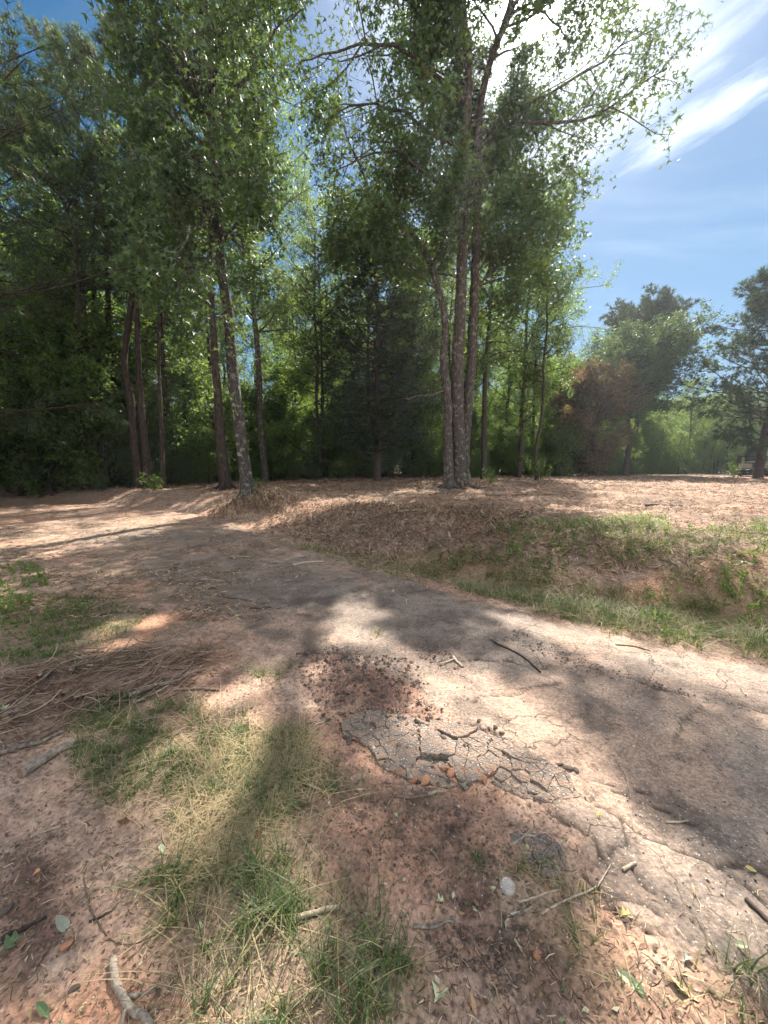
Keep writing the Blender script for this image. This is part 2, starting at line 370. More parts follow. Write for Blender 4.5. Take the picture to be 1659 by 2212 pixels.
BANK = poly([(600, 1105), (850, 1108), (1050, 1140), (1200, 1165), (1400, 1170), (1430, 1225), (1250, 1245), (1050, 1215), (850, 1190), (650, 1150)])
CLAY = [poly(p) for p in ([(790, 1480), (850, 1470), (880, 1510), (810, 1545)], [(1010, 1700), (1090, 1715), (1110, 1760), (1030, 1750)],
    [(180, 1350), (420, 1310), (330, 1400), (200, 1420)], [(1250, 1300), (1659, 1180), (1659, 1400), (1350, 1350)], [(0, 2120), (250, 2050), (420, 2000), (400, 2300), (0, 2400)])]
GRASS = [  # polygon, blades per square metre, height, dryness
    ([(140, 1560), (240, 1500), (420, 1515), (520, 1545), (640, 1600), (690, 1700), (640, 1800), (560, 1790), (480, 1700), (430, 1770), (330, 1760), (230, 1740), (170, 1650)], 6500, .06, .12),
    ([(430, 1610), (560, 1570), (650, 1570), (690, 1640), (620, 1720), (560, 1860), (440, 1910), (350, 1850), (400, 1720)], 6500, .06, .75),
    ([(300, 1905), (480, 1870), (640, 1850), (760, 1920), (840, 2010), (880, 2120), (850, 2330), (400, 2330), (440, 2110), (370, 2000)], 7500, .095, .12),
    ([(1500, 2085), (1659, 2105), (1760, 2300), (1520, 2230), (1430, 2120)], 7000, .09, .3),
    ([(1090, 1850), (1240, 1870), (1330, 2030), (1450, 2150), (1320, 2190), (1180, 2060)], 2600, .05, .5),
    ([(0, 1290), (200, 1285), (330, 1325), (260, 1380), (110, 1430), (-60, 1450)], 2300, .06, .3),
    ([(930, 1180), (1050, 1195), (1150, 1195), (1260, 1262), (1450, 1290), (1680, 1310), (1700, 1430), (1400, 1385), (1200, 1335), (1010, 1280), (900, 1225)], 2100, .17, .58),
    ([(1050, 1150), (1200, 1118), (1440, 1118), (1455, 1200), (1410, 1232), (1200, 1182)], 1100, .17, .6),
    ([(1440, 1150), (1700, 1120), (1700, 1380), (1430, 1310)], 900, .13, .45),
    ([(600, 1175), (760, 1200), (900, 1190), (960, 1240), (900, 1262), (720, 1212)], 1300, .08, .55),
    ([(480, 1530), (540, 1520), (530, 1600), (490, 1590)], 3000, .06, .2),
    ([(540, 1420), (640, 1430), (610, 1470), (520, 1460)], 2500, .06, .3),
    ([(230, 1860), (290, 1850), (290, 1895), (240, 1905)], 5000, .05, .15),
    ([(745, 1690), (790, 1685), (800, 1715), (755, 1715)], 5000, .045, .05),
    ([(880, 1710), (940, 1705), (955, 1735), (890, 1745)], 9000, .055, .05),
    ([(690, 1650), (730, 1650), (720, 1760), (690, 1740)], 5000, .05, .1),
    ([(1130, 1985), (1170, 1990), (1195, 2040), (1140, 2030)], 9000, .06, .05),
    ([(1000, 1860), (1040, 1850), (1050, 1900), (1010, 1900)], 4000, .045, .1),
    ([(795, 1365), (822, 1365), (822, 1385), (795, 1385)], 3500, .06, .7),
    ([(150, 1430), (300, 1400), (310, 1440), (170, 1470)], 600, .06, .3)]
GRASS = [(poly(p), d, h, q) for p, d, h, q in GRASS]

# ------------------------------------------------------------------ ground
CRACKS = [poly(p) for p in (
    [(1190, 1758), (1224, 1771), (1269, 1791), (1304, 1816), (1329, 1851), (1354, 1871)],
    [(1240, 1830), (1259, 1871), (1294, 1911), (1334, 1956), (1369, 1986), (1404, 2016), (1445, 2025), (1520, 2060)],
    [(1230, 1700), (1294, 1741), (1329, 1761), (1369, 1781), (1419, 1806), (1469, 1831), (1529, 1851), (1579, 1881), (1609, 1901), (1690, 1960)],
    [(1240, 1610), (1269, 1666), (1294, 1716), (1309, 1746)], [(1309, 1746), (1340, 1725), (1400, 1735), (1460, 1750), (1520, 1790)],
    [(1000, 1432), (1044, 1427), (1129, 1442), (1200, 1438), (1254, 1427)], [(1040, 1520), (1074, 1507), (1139, 1497), (1209, 1477)],
    [(1460, 1600), (1479, 1572), (1504, 1542), (1539, 1517)], [(1300, 1450), (1404, 1482), (1479, 1507), (1529, 1512), (1579, 1522), (1700, 1560)],
    [(1060, 1580), (1130, 1640), (1190, 1670), (1250, 1690), (1310, 1700), (1420, 1720)], [(950, 1545), (1010, 1570), (1060, 1590), (1100, 1620)],
    [(1330, 1850), (1380, 1830), (1369, 1781)], [(1400, 1900), (1430, 1940), (1490, 1985), (1560, 2030)], [(1579, 1881), (1610, 1868), (1659, 1876), (1720, 1900)],
    [(1300, 1960), (1360, 1950), (1400, 1962), (1450, 2000)])]
def ground_color(x, y, hf):
    s = edge_s(x, y)
    n1 = fbm(x*1.3, y*1.3, 4, 21); n2 = fbm(x*6, y*6, 4, 31); n3 = fbm(x*30, y*30, 3, 41)
    c = np.empty((len(x), 3))
    soil = np.array([.37, .25, .19]); red = np.array([.42, .235, .16]); pale = np.array([.48, .36, .28]); dark = np.array([.115, .085, .072])
    def mix(c, d, t): t = np.clip(t, 0, 1)[:, None]; return c*(1-t)+d*t
    c[:] = soil
    c = mix(c, red, sstep(.45, .7, n1)*.7); c = mix(c, pale, sstep(.5, .75, n2)*.6); c = mix(c, dark, sstep(.55, .75, n3)*.45)
    # clearing: shredded straw and red clay
    t = sstep(1.8, 3.2, s); c = mix(c, np.array([.31, .20, .14]), t*.85); c = mix(c, red, t*sstep(.5, .65, n1)*.6); c = mix(c, np.array([.17, .115, .08]), t*sstep(.48, .62, fbm(x*.7+5, y*1.6, 4, 151))*.75); c = mix(c, dark, t*sstep(.52, .66, n2)*.7)
    # leaf litter in the wood
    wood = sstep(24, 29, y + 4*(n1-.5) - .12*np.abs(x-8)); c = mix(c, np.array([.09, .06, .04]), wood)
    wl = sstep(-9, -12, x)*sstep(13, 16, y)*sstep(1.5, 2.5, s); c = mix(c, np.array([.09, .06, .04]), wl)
    for p in CLAY: c = mix(c, np.array([.42, .22, .135]), soft(x, y, p, .12, .15, 4)*.75)
    for p in DAMP: c = mix(c, dark*np.array([1.15, .95, .9])*(0.65+.7*n2[:, None]), soft(x, y, p, .1, .16, 4)*(.35+.65*sstep(.35, .55, n2)))
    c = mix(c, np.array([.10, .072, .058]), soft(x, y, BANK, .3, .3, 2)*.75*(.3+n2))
    # mulch strewn over the left of the road
    t = soft(x, y, MULCH, .5, .5, 1.5)*sstep(.42, .55, n2); c = mix(c, np.array([.17, .125, .085]), t*.8)
    for p, d, h, q in GRASS: c = mix(c, np.array([.12, .10, .06]) if q < .5 else np.array([.22, .165, .10]), soft(x, y, p, .1, .12, 5)*.55)
    road = soft(x, y, ROAD, .05, .10, 5)*(1-0*n1)
    ra = np.array([.245, .19, .155]); rb = np.array([.36, .245, .18])
    rc = mix(np.tile(ra, (len(x), 1)), rb, sstep(.38, .62, fbm(x*.9+3, y*.9, 4, 61))*.85)
    rc = mix(rc, np.array([.13, .105, .09]), sstep(.54, .70, fbm(x*2.2, y*2.2, 5, 63))*.6); rc = mix(rc, np.array([.15, .11, .088]), sstep(.56, .70, fbm(x*3.3, y*3.3, 4, 131))*.8)
    rc = mix(rc, dark, sstep(.66, .74, n3)*.3)
    for p in DAMP: rc = mix(rc, dark, soft(x, y, p, .08, .12, 6)*sstep(.33, .52, n2)*.95)
    rc = mix(rc, np.array([.2, .14, .1]), soft(x, y, MULCH, .5, .5, 1.5)*sstep(.42, .6, n2)*.6)
    c = mix(c, rc, road)
    return c, road, wood
MULCH = poly([(0, 1140), (300, 1110), (520, 1120), (640, 1170), (620, 1230), (560, 1330), (420, 1390), (150, 1380), (-100, 1320)])
def crackfield(x, y):
    xx = x+.12*(fbm(x*5, y*5, 3, 81)-.5); yy = y+.12*(fbm(x*5+7, y*5, 3, 83)-.5)
    d = np.full(x.shape, 9.)
    for k, p in enumerate(CRACKS): d = np.minimum(d, segdist(xx+.03, yy, p))
    return d
def Hf(x, y, road=None):
    """Fine relief on top of Hs."""
    s = edge_s(x, y); pl = sstep(1.0, 3.0, s)
    if road is None: road = soft(x, y, ROAD, .05, .10, 5)
    a = .030*(fbm(x*5, y*5, 4, 91)-.5) + .016*(fbm(x*22, y*22, 3, 95)-.5) + .020*(fbm(x*45, y*45, 3, 99)-.5)
    b = .20*(fbm(x*2.2, y*2.2, 5, 101)-.5) + .06*(fbm(x*11, y*11, 3, 103)-.5)
    damp = 0
    for p in DAMP[:3]: damp = damp + soft(x, y, p, .08, .1, 6)
    a = a + damp*.035*(fbm(x*35, y*35, 2, 107)-.5)
    r = .016*(fbm(x*2.5, y*2.5, 3, 105)-.5) + .006*(fbm(x*50, y*50, 2, 109)-.5) - .012*sstep(.58, .72, fbm(x*3.3, y*3.3, 4, 131)) + .018
    h = (a*(1-pl) + b*pl)
    return h*(1-road) + r*road
r_in = np.linspace(.25, 1.6, 16)[:-1]; r_a = 1.6*np.exp(np.arange(0, math.log(32/1.6), .0056)); r_b = 32*np.exp(np.arange(.0043, math.log(900/32), .055))
RR = np.concatenate([r_in, r_a, r_b])
an = np.concatenate([np.radians(np.arange(-53, 53, .27)), np.radians(np.arange(53, 307, 2.9))])
cx0, cy0 = 0.0, -1.2
AA, RRR = np.meshgrid(an, RR); gx = cx0 + RRR*np.sin(AA); gy = cy0 + RRR*np.cos(AA); shp = gx.shape
gx = gx.ravel(); gy = gy.ravel()
road_m = soft(gx, gy, ROAD, .05, .10, 5)
gz = Hs(gx, gy)
near = np.hypot(gx, gy) < 34
hf = np.zeros(len(gx)); hf[near] = Hf(gx[near], gy[near], road_m[near])
cm = (road_m > .2) & (np.hypot(gx, gy) < 7)
ck = np.full(len(gx), 9.); ck[cm] = crackfield(gx[cm], gy[cm])
cw = .006+.009*vnoise(gx*4, gy*4, 3)
crk = sstep(1, .3, ck/cw)*sstep(.25, .5, vnoise(gx*2.3, gy*2.3, 9)+.2)
hf -= .012*crk
# the pit under the broken slab
SLAB = poly([(735, 1560), (790, 1540), (870, 1545), (950, 1560), (1030, 1580), (1090, 1605), (1085, 1655), (1040, 1690), (960, 1700), (880, 1682), (820, 1655), (800, 1620), (745, 1590)])
hf -= .012*soft(gx, gy, SLAB, .04)
gz = gz + hf
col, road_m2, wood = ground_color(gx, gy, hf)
col = col*(1-.75*crk[:, None])
nr, na = shp
I = np.arange(nr*na).reshape(nr, na); J = np.roll(I, -1, 1)
Q = np.stack([I[:-1], J[:-1], J[1:], I[1:]], -1).reshape(-1, 4)[:, ::-1]
fan = I[0][None, :]
fr = road_m[Q].mean(1) > .5
m, n = M('ground_soil')
tc = n('ShaderNodeTexCoord').outputs['Object']
vc = n('ShaderNodeAttribute', attribute_name='albedo').outputs['Color']
ra_ = n('ShaderNodeAttribute', attribute_name='asphalt').outputs['Fac']
na_ = n('ShaderNodeTexNoise', i={'Vector': tc, 'Scale': 55.0, 'Detail': 5.0, 'Roughness': .7}).outputs['Fac']
nb_ = n('ShaderNodeTexNoise', i={'Vector': tc, 'Scale': 9.0, 'Detail': 6.0, 'Roughness': .7}).outputs['Fac']
v1 = n('ShaderNodeTexVoronoi', i={'Vector': tc, 'Scale': 130.0})
v2 = n('ShaderNodeTexVoronoi', i={'Vector': tc, 'Scale': 38.0})
c = mixc(n, 1.0, vc, ramp(n, na_, [(.30, (.42, .42, .43)), (.46, (.85, .85, .85)), (.6, (1.15, 1.13, 1.1)), (.75, (1.6, 1.55, 1.5))]), 'MULTIPLY')
c = mixc(n, 1.0, c, ramp(n, nb_, [(.3, (.68, .68, .69)), (.5, (1, 1, 1)), (.7, (1.22, 1.2, 1.18))]), 'MULTIPLY')
# pebbles of the asphalt: some pale, some dark
sel = n('ShaderNodeSeparateColor', i={0: v1.outputs['Color']}).outputs[0]
inn = mth(n, 'LESS_THAN', v1.outputs['Distance'], .42)
peb = mth(n, 'MULTIPLY', mth(n, 'MULTIPLY', inn, mth(n, 'GREATER_THAN', sel, .93)), ra_)
c = mixc(n, mth(n, 'MULTIPLY', peb, .6), c, (.52, .48, .42))
pdk = mth(n, 'MULTIPLY', mth(n, 'MULTIPLY', inn, mth(n, 'LESS_THAN', sel, .2)), ra_)
c = mixc(n, mth(n, 'MULTIPLY', pdk, .5), c, (.06, .055, .05))
# little dark clods and pale bits in the soil
v3 = n('ShaderNodeTexVoronoi', i={'Vector': tc, 'Scale': 62.0}); s3 = n('ShaderNodeSeparateColor', i={0: v3.outputs['Color']}); so_ = mth(n, 'SUBTRACT', 1.0, ra_)
cl_ = mth(n, 'MULTIPLY', mth(n, 'MULTIPLY', mth(n, 'LESS_THAN', v3.outputs['Distance'], .40), mth(n, 'LESS_THAN', s3.outputs[0], .24)), so_)
c = mixc(n, mth(n, 'MULTIPLY', cl_, .62), c, (.075, .05, .04))
pl_ = mth(n, 'MULTIPLY', mth(n, 'MULTIPLY', mth(n, 'LESS_THAN', v3.outputs['Distance'], .22), mth(n, 'GREATER_THAN', s3.outputs[1], .93)), so_)
c = mixc(n, mth(n, 'MULTIPLY', pl_, .6), c, (.58, .48, .38))
# fine crazing of the asphalt
wv = n('ShaderNodeVectorMath', operation='MULTIPLY_ADD', i={0: n('ShaderNodeTexNoise', i={'Vector': tc, 'Scale': 6.0, 'Detail': 4.0}).outputs['Color'], 1: (.22, .22, .22), 2: tc}).outputs[0]
vk = n('ShaderNodeTexVoronoi', feature='DISTANCE_TO_EDGE', i={'Vector': wv, 'Scale': 2.6}).outputs['Distance']
kf = n('ShaderNodeTexNoise', i={'Vector': tc, 'Scale': 1.6, 'Detail': 2.0}).outputs['Fac']
kk = mth(n, 'MULTIPLY', mth(n, 'MULTIPLY', mth(n, 'SUBTRACT', .012, vk, clamp=True), 110.0, clamp=True), mth(n, 'MULTIPLY', mth(n, 'SUBTRACT', kf, .46, clamp=True), 9.0, clamp=True))
kk = mth(n, 'MULTIPLY', kk, ra_)
c = mixc(n, mth(n, 'MULTIPLY', kk, .7), c, (.05, .038, .032))
hh = mth(n, 'ADD', mth(n, 'MULTIPLY', na_, .8), mth(n, 'MULTIPLY', v2.outputs['Distance'], .5))
hh = mth(n, 'SUBTRACT', mth(n, 'ADD', hh, mth(n, 'MULTIPLY', peb, .25)), mth(n, 'MULTIPLY', kk, .8))
bp = n('ShaderNodeBump', i={'Height': hh, 'Strength': .65, 'Distance': .016})
rg = mth(n, 'MULTIPLY_ADD', ra_, -.15, .93)
pb = n('ShaderNodeBsdfPrincipled', i={'Base Color': c, 'Roughness': rg, 'Specular IOR Level': .3, 'Normal': bp.outputs[0]})
n('ShaderNodeOutputMaterial', i={'Surface': pb.outputs[0]})
MT['ground'] = m
V = np.stack([gx, gy, gz], 1)
def sub(mask, extra=None):
    q = Q[mask]; ids = np.unique(q if extra is None else np.concatenate([q.ravel(), extra.ravel()])); mp = np.full(len(V), -1, np.int64); mp[ids] = np.arange(len(ids))
    fs = [mp[q]]
    if extra is not None: fs.append(mp[extra][:, ::-1])
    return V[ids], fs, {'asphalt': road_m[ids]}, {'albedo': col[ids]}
v_, f_, a_, c_ = sub(~fr, fan if road_m[0] < .5 else None)
tag(link('ground', mesh('ground', v_, f_, MT['ground'], True, a_, c_)), kind='structure')
v_, f_, a_, c_ = sub(fr, fan if road_m[0] >= .5 else None)
tag(link('road', mesh('road', v_, f_, MT['ground'], True, a_, c_)), kind='structure')
def Z(x, y):
    x = np.atleast_1d(np.asarray(x, float)); y = np.atleast_1d(np.asarray(y, float))
    return Hs(x, y) + Hf(x, y)
def z1(x, y): return float(Z(x, y)[0])

# ------------------------------------------------------------------ sunlight reaching the ground: openings in the crowns
SUNNY = [(poly(p), w) for p, w in (
    ([(1050, 1325), (1300, 1380), (1680, 1455), (1680, 1535), (1450, 1470), (1250, 1420), (1120, 1360)], .85),
    ([(740, 1290), (860, 1330), (780, 1350), (900, 1400), (1050, 1450), (1180, 1520), (1290, 1590), (1320, 1680), (1500, 1830), (1700, 1980), (1700, 2110), (1500, 2060),
      (1350, 1950), (1200, 1770), (1050, 1715), (900, 1660), (820, 1600), (850, 1540), (880, 1480), (780, 1420), (700, 1390)], .97),
    ([(1250, 1900), (1400, 1990), (1640, 2150), (1560, 2350), (1250, 2350), (1360, 2140), (1280, 2000)], .9),
    ([(140, 1400), (230, 1335), (400, 1325), (300, 1385), (200, 1425)], .85), ([(500, 1310), (600, 1320), (560, 1370), (430, 1380)], .6),
    ([(-100, 1270), (200, 1210), (280, 1225), (180, 1270), (20, 1330)], .8),
    ([(180, 1130), (400, 1115), (540, 1085), (640, 1080), (600, 1145), (450, 1132)], .9), ([(300, 1150), (520, 1165), (560, 1180), (400, 1170)], .6),
    ([(1040, 1080), (1250, 1050), (1700, 1035), (1700, 1130), (1250, 1112), (1060, 1102)], .95),
    ([(1250, 1125), (1700, 1130), (1700, 1430), (1420, 1380), (1200, 1330), (1000, 1262), (1150, 1270), (1420, 1290), (1420, 1220), (1300, 1180)], .8),
    ([(640, 1240), (800, 1260), (740, 1300), (620, 1290)], .5))]
def prune(C, r, which=99):
    t = (C[:, 2]-.05)/SUN[2]; sx = C[:, 0]-SUN[0]*t; sy = C[:, 1]-SUN[1]*t; keep = np.ones(len(C), bool)
    for p, w in SUNNY[:which]:
        d = segdist(sx, sy, np.vstack([p, p[:1]])); d = np.where(inpoly(sx, sy, p), d, -d); m = sstep(-.13, .05, d)*(1 if w >= .84 else w*1.05); keep &= r.random(len(C)) > m
    return keep

# ------------------------------------------------------------------ trees
def wobble(pts, K, amp, r):
    """Resample a hand placed polyline smoothly to K points."""
    pts = np.asarray(pts, float); n_ = len(pts); t = np.linspace(0, n_-1, K); out = []
    for q in t:
        i = min(int(q), n_-2); f = q-i; p0 = pts[max(i-1, 0)]; p1 = pts[i]; p2 = pts[i+1]; p3 = pts[min(i+2, n_-1)]
        out.append(.5*((2*p1)+(-p0+p2)*f+(2*p0-5*p1+4*p2-p3)*f*f+(-p0+3*p1-3*p2+p3)*f**3))
    out = np.array(out); out[1:-1] += r.normal(size=(K-2, 3))*amp; return out
def stem_mesh(pts, r0, r1, S=14, K=26, flare=.35, seed=1, mat=None, amp=.01, flen=.06):
    r = np.random.default_rng(seed); Pt = wobble(pts, K, amp, r)
    t = np.linspace(0, 1, K); R = r0+(r1-r0)*t**.9; R = R*(1+flare*np.exp(-t/flen))
    V_, F_ = tubes(Pt[None], R[None], S, .05, True, seed)
    return mesh('trunk', V_, F_, mat, True), Pt, R
def crown_from(limbs, lens, r, n2=9, n3=5, f2=.42, f3=.4, leaf='star', size=.13, nl=18, spread=.12, up2=.05, mat=None, do_prune=99, mat_b=None, radii=.05, ang=.9, flat=0, droop=.35, wid=.5, stems=None, front=.7):
    """limbs (N,K,3): grows two more orders of branches; returns branch mesh arrays, leaf arrays."""
    s, d, L, _ = kids(limbs, lens, n2, .12, 1, ang, f2, r, up2, flat); B2 = grow(s, d, L, 5, .16, .03, r)
    s, d, L3, _ = kids(B2, L, n3, .15, 1, ang, f3, r, 0, flat); L3 = np.maximum(L3, .35); B3 = grow(s, d, L3, 3, .18, -.02, r)
    tw = np.concatenate([sample_pts(B3, nl, r, .1, spread), sample_pts(B2, nl//2, r, .5, spread)])
    if do_prune: tw = tw[prune(tw, r, do_prune)]
    if do_prune:
        B3 = B3[prune(B3[:, 1], r, do_prune)]; kb = prune(B2[:, 2], r, do_prune) & prune(B2[:, -1], r, do_prune); B2 = B2[kb]; L = L[kb]
    a2 = tubes(B2, np.linspace(.022, .006, 5)[None]*np.clip(L[:, None]/1.8, .5, 1.6), 3, cap=False)
    a3 = tubes(B3, np.linspace(.008, .003, 3)[None]*np.ones((len(B3), 1)), 3, cap=False)
    if stems is not None:
        keep = np.ones(len(tw), bool)
        for S_ in stems:
            zz = tw[:, 2]; sx = np.interp(zz, S_[:, 2], S_[:, 0]); sy = np.interp(zz, S_[:, 2], S_[:, 1]); dx = tw[:, 0]-sx; dy = tw[:, 1]-sy
            keep &= ~((np.hypot(dx, dy) < .75) & (r.random(len(tw)) < .85)); keep &= ~((np.abs(dx+.05*dy) < .42) & (dy < 0) & (r.random(len(tw)) < front))
        tw = tw[keep]
    return [(*a2, None), (*a3, None)], leaves(tw, size, r, leaf, droop, wid)
def finish_tree(name, base, label, cat, group, trunks, limbs, branch, leaf, bark, leafm):
    root = empty(name, base, label, cat, group)
    off = np.array(base)
    def put(nm, me, kind=None):
        me.transform(Matrix.Translation(tuple(-off))); o = link(nm, me, root)
        if kind: o['kind'] = kind
        return o
    for t in trunks: put('trunk', t)
    for l in limbs: put('limb', l)
    if branch:
        V_, F_, _ = join(branch); put('branches', mesh('branches', V_, F_, bark, True), 'stuff')
    V_, F_, T_ = leaf if isinstance(leaf, tuple) else join(leaf)
    put('crown', mesh('crown', V_, F_, leafm, False, {'tint': T_}), 'stuff')
    return root
def limb_mesh(Pt, r0, mat, r1=.015, S=8):
    K = len(Pt); V_, F_ = tubes(Pt[None], (r0+(r1-r0)*np.linspace(0, 1, K)**.8)[None], S, .06); return mesh('limb', V_, F_, mat, True)
def lens_of(L): return np.linalg.norm(np.diff(L, axis=1), axis=2).sum(1)

def base_pt(u, v):
    x, y = G(u, v); return (x, y, float(Hs(x, y)))

def roots(base, rad, n_, r, mat):
    out = []
    for k in range(n_):
        a = 6.283*(k+.6*r.random())/n_; L_ = rad*(2.2+1.8*r.random()); t = np.linspace(0, 1, 8); x = base[0]+np.cos(a+.5*t)*(rad*.55+L_*t); y = base[1]+np.sin(a+.5*t)*(rad*.55+L_*t)
        z = Z(x, y); z = z+.02-.07*t+.38*rad/.2*np.exp(-t*5)*.8; V_, F_ = tubes(np.stack([x, y, z], 1)[None], (rad*.36*(1-.8*t))[None], 8, .08)
        out.append(mesh('root', V_, F_, mat, True))
    return out
def add_roots(root, base, rad, n_, r, mat):
    for me in roots(base, rad, n_, r, mat):
        me.transform(Matrix.Translation(tuple(-np.array(root.location)))); link('root', me, root)
def big_triple():
    r = np.random.default_rng(11); b = base_pt(975, 1052); D = b[1]; print('triple base', b)
    bx, by, bz = b
    S1 = [(bx-.15, by-.4, bz-.15), P(968, 960, D-.3), P(966, 860, D-.2), P(958, 780, D-.1), P(962, 700, D), P(945, 620, D+.1), P(915, 540, D+.2), P(870, 480, D+.2), P(812, 430, D+.0), P(770, 420, D-.3)]
    S2 = [(bx+.35, by+.1, bz-.1), P(990, 950, D), P(988, 850, D), P(990, 750, D), P(996, 640, D), P(1000, 500, D), P(1005, 380, D), P(1008, 260, D), P(1012, 140, D-.2), P(1000, 20, D-.4), P(985, -110, D-.5)]
    S3 = [(bx+.6, by+.5, bz-.1), P(1003, 960, D+.5), P(1012, 860, D+.6), P(1020, 760, D+.6), P(1024, 640, D+.6), P(1030, 500, D+.6), P(1032, 360, D+.5), P(1036, 240, D+.3), P(1060, 130, D), P(1100, 20, D-.4), P(1125, -120, D-.6)]
    tr = []; st = []
    for S_, r0, r1, sd_ in ((S1, .20, .05, 1), (S2, .29, .10, 2), (S3, .24, .08, 3)):
        me, Pt, R = stem_mesh(S_, r0, r1, 16, 60, .75, sd_, MT['bark_grey'], .012, .022); tr.append(me); st.append(Pt)
    spec = [  # hand placed limbs: sight-line points with distances, radius
        ([(1040, 330, D+.4), (1090, 280, D), (1150, 262, D-.5), (1230, 262, D-1), (1310, 235, D-1.4), (1380, 190, D-1.7), (1440, 150, D-2)], .085),
        ([(1042, 300, D+.3), (1080, 255, D), (1160, 215, D-.2), (1250, 170, D-.3), (1330, 110, D-.5), (1370, 60, D-.6)], .08),
        ([(1030, 480, D+.6), (1080, 440, D+.3), (1140, 420, D), (1200, 400, D-.2), (1245, 370, D-.4)], .05),
        ([(1030, 560, D+.6), (1090, 520, D+.5), (1150, 500, D+.6), (1215, 470, D+.8)], .05),
        ([(1100, 30, D-.4), (1150, 20, D-1), (1210, 60, D-1.5), (1240, 110, D-2)], .05),
        ([(1080, 80, D-.2), (1150, -40, D-1), (1230, -80, D-2), (1330, -60, D-3)], .08),
        ([(1000, 420, D), (950, 400, D-.4), (900, 360, D-1), (850, 330, D-1.2), (790, 340, D-1.4), (720, 370, D-1.6)], .08),
        ([(1005, 330, D), (930, 290, D-.6), (860, 240, D-1.2), (780, 230, D-1.8), (700, 260, D-2)], .08),
        ([(1008, 220, D), (940, 160, D-.8), (870, 110, D-1.6), (790, 90, D-2.2), (700, 110, D-2.6), (650, 130, D-2.8)], .085),
        ([(1010, 150, D-.2), (950, 70, D-1), (880, 0, D-2), (800, -60, D-3)], .08),
        ([(1000, 30, D-.4), (960, -60, D-1.5), (900, -160, D-3)], .07),
        ([(1000, 500, D), (960, 470, D+1), (900, 430, D+2), (860, 420, D+3)], .06),
        ([(870, 480, D+.2), (880, 430, D), (890, 380, D), (900, 330, D)], .035),
        ([(900, 510, D+.2), (860, 520, D-.3), (820, 500, D-.6), (780, 520, D-.9), (720, 520, D-1.2)], .03),
        ([(945, 630, D+.1), (910, 600, D-.3), (880, 560, D-.6), (850, 545, D-.8)], .03),
        ([(1028, 620, D+.6), (1070, 580, D+.8), (1120, 560, D+1), (1170, 560, D+1.2)], .04),
        ([(1024, 680, D+.6), (1070, 660, D+1), (1120, 650, D+1.5)], .035),
        ([(1034, 400, D+.5), (1080, 370, D+1.5), (1130, 350, D+2.5), (1165, 340, D+3)], .06),
        ([(996, 560, D), (980, 520, D+1), (975, 470, D+2)], .05),
        ([(990, -50, D-.4), (1050, -160, D-2), (1120, -300, D-3.5)], .08), ([(1120, -100, D-.6), (1180, -220, D-2), (1250, -330, D-3)], .08),
        ([(985, -100, D-.5), (930, -260, D-1.5), (880, -420, D-2.5)], .08), ([(1125, -110, D-.6), (1100, -300, D-.6), (1060, -480, D-1)], .09),
        ([(985, -110, D-.5), (1000, -300, D), (1010, -500, D)], .09)]
    L = []; lm = []
    for k, (pp, rr) in enumerate(spec):
        Pt = wobble([P(*q) for q in pp], 12, .05, r); L.append(Pt); lm.append(limb_mesh(Pt, rr, MT['bark_grey']))
    # bare limbs on the left low down
    for pp, rr in (([(962, 845, D-.2), (930, 852, D-.5), (895, 858, D-.8), (870, 862, D-1)], .045), ([(958, 770, D), (935, 765, D-.3), (905, 745, D-.5)], .025),
                   ([(812, 430, D), (790, 410, D-.2), (755, 415, D-.4), (725, 440, D-.5)], .03)):
        Pt = wobble([P(*q) for q in pp], 10, .04, r); lm.append(limb_mesh(Pt, rr, MT['bark_grey']))
    # limbs that the hand placed ones leave out, round every stem
    for Pt, t0, n_ in ((st[0], .55, 9), (st[1], .42, 20), (st[2], .40, 20)):
        s, d, LL, t = kids(Pt[None], [9.], n_, t0, 1, 1.15, .34, r, .12); A = grow(s, d, np.clip(LL*1.35, 2.2, 5.0), 12, .10, .03, r)
        V_, F_ = tubes(A, np.linspace(.045, .012, 12)[None]*np.ones((len(A), 1)), 6); L += list(A); lm.append(mesh('limb', V_, F_, MT['bark_grey'], True))
    L = np.array(L)
    br, lf = crown_from(L, lens_of(L), r, 14, 6, .50, .52, 'star', .155, 12, .20, do_prune=5, up2=.02, stems=[q[:, :3] for q in st])
    print('triple leaves', len(lf[0])//8)
    rt = finish_tree('sweetgum_tree', b, 'big three-stemmed sweetgum tree standing alone on the clearing, crown spreading against the sky', 'tree', None, tr, lm, br, lf, MT['bark_grey'], MT['gum'])
    add_roots(rt, (bx-.15, by-.4, bz), .22, 6, r, MT['bark_grey']); add_roots(rt, (bx+.4, by+.2, bz), .3, 6, r, MT['bark_grey'])
    return rt
big_triple()

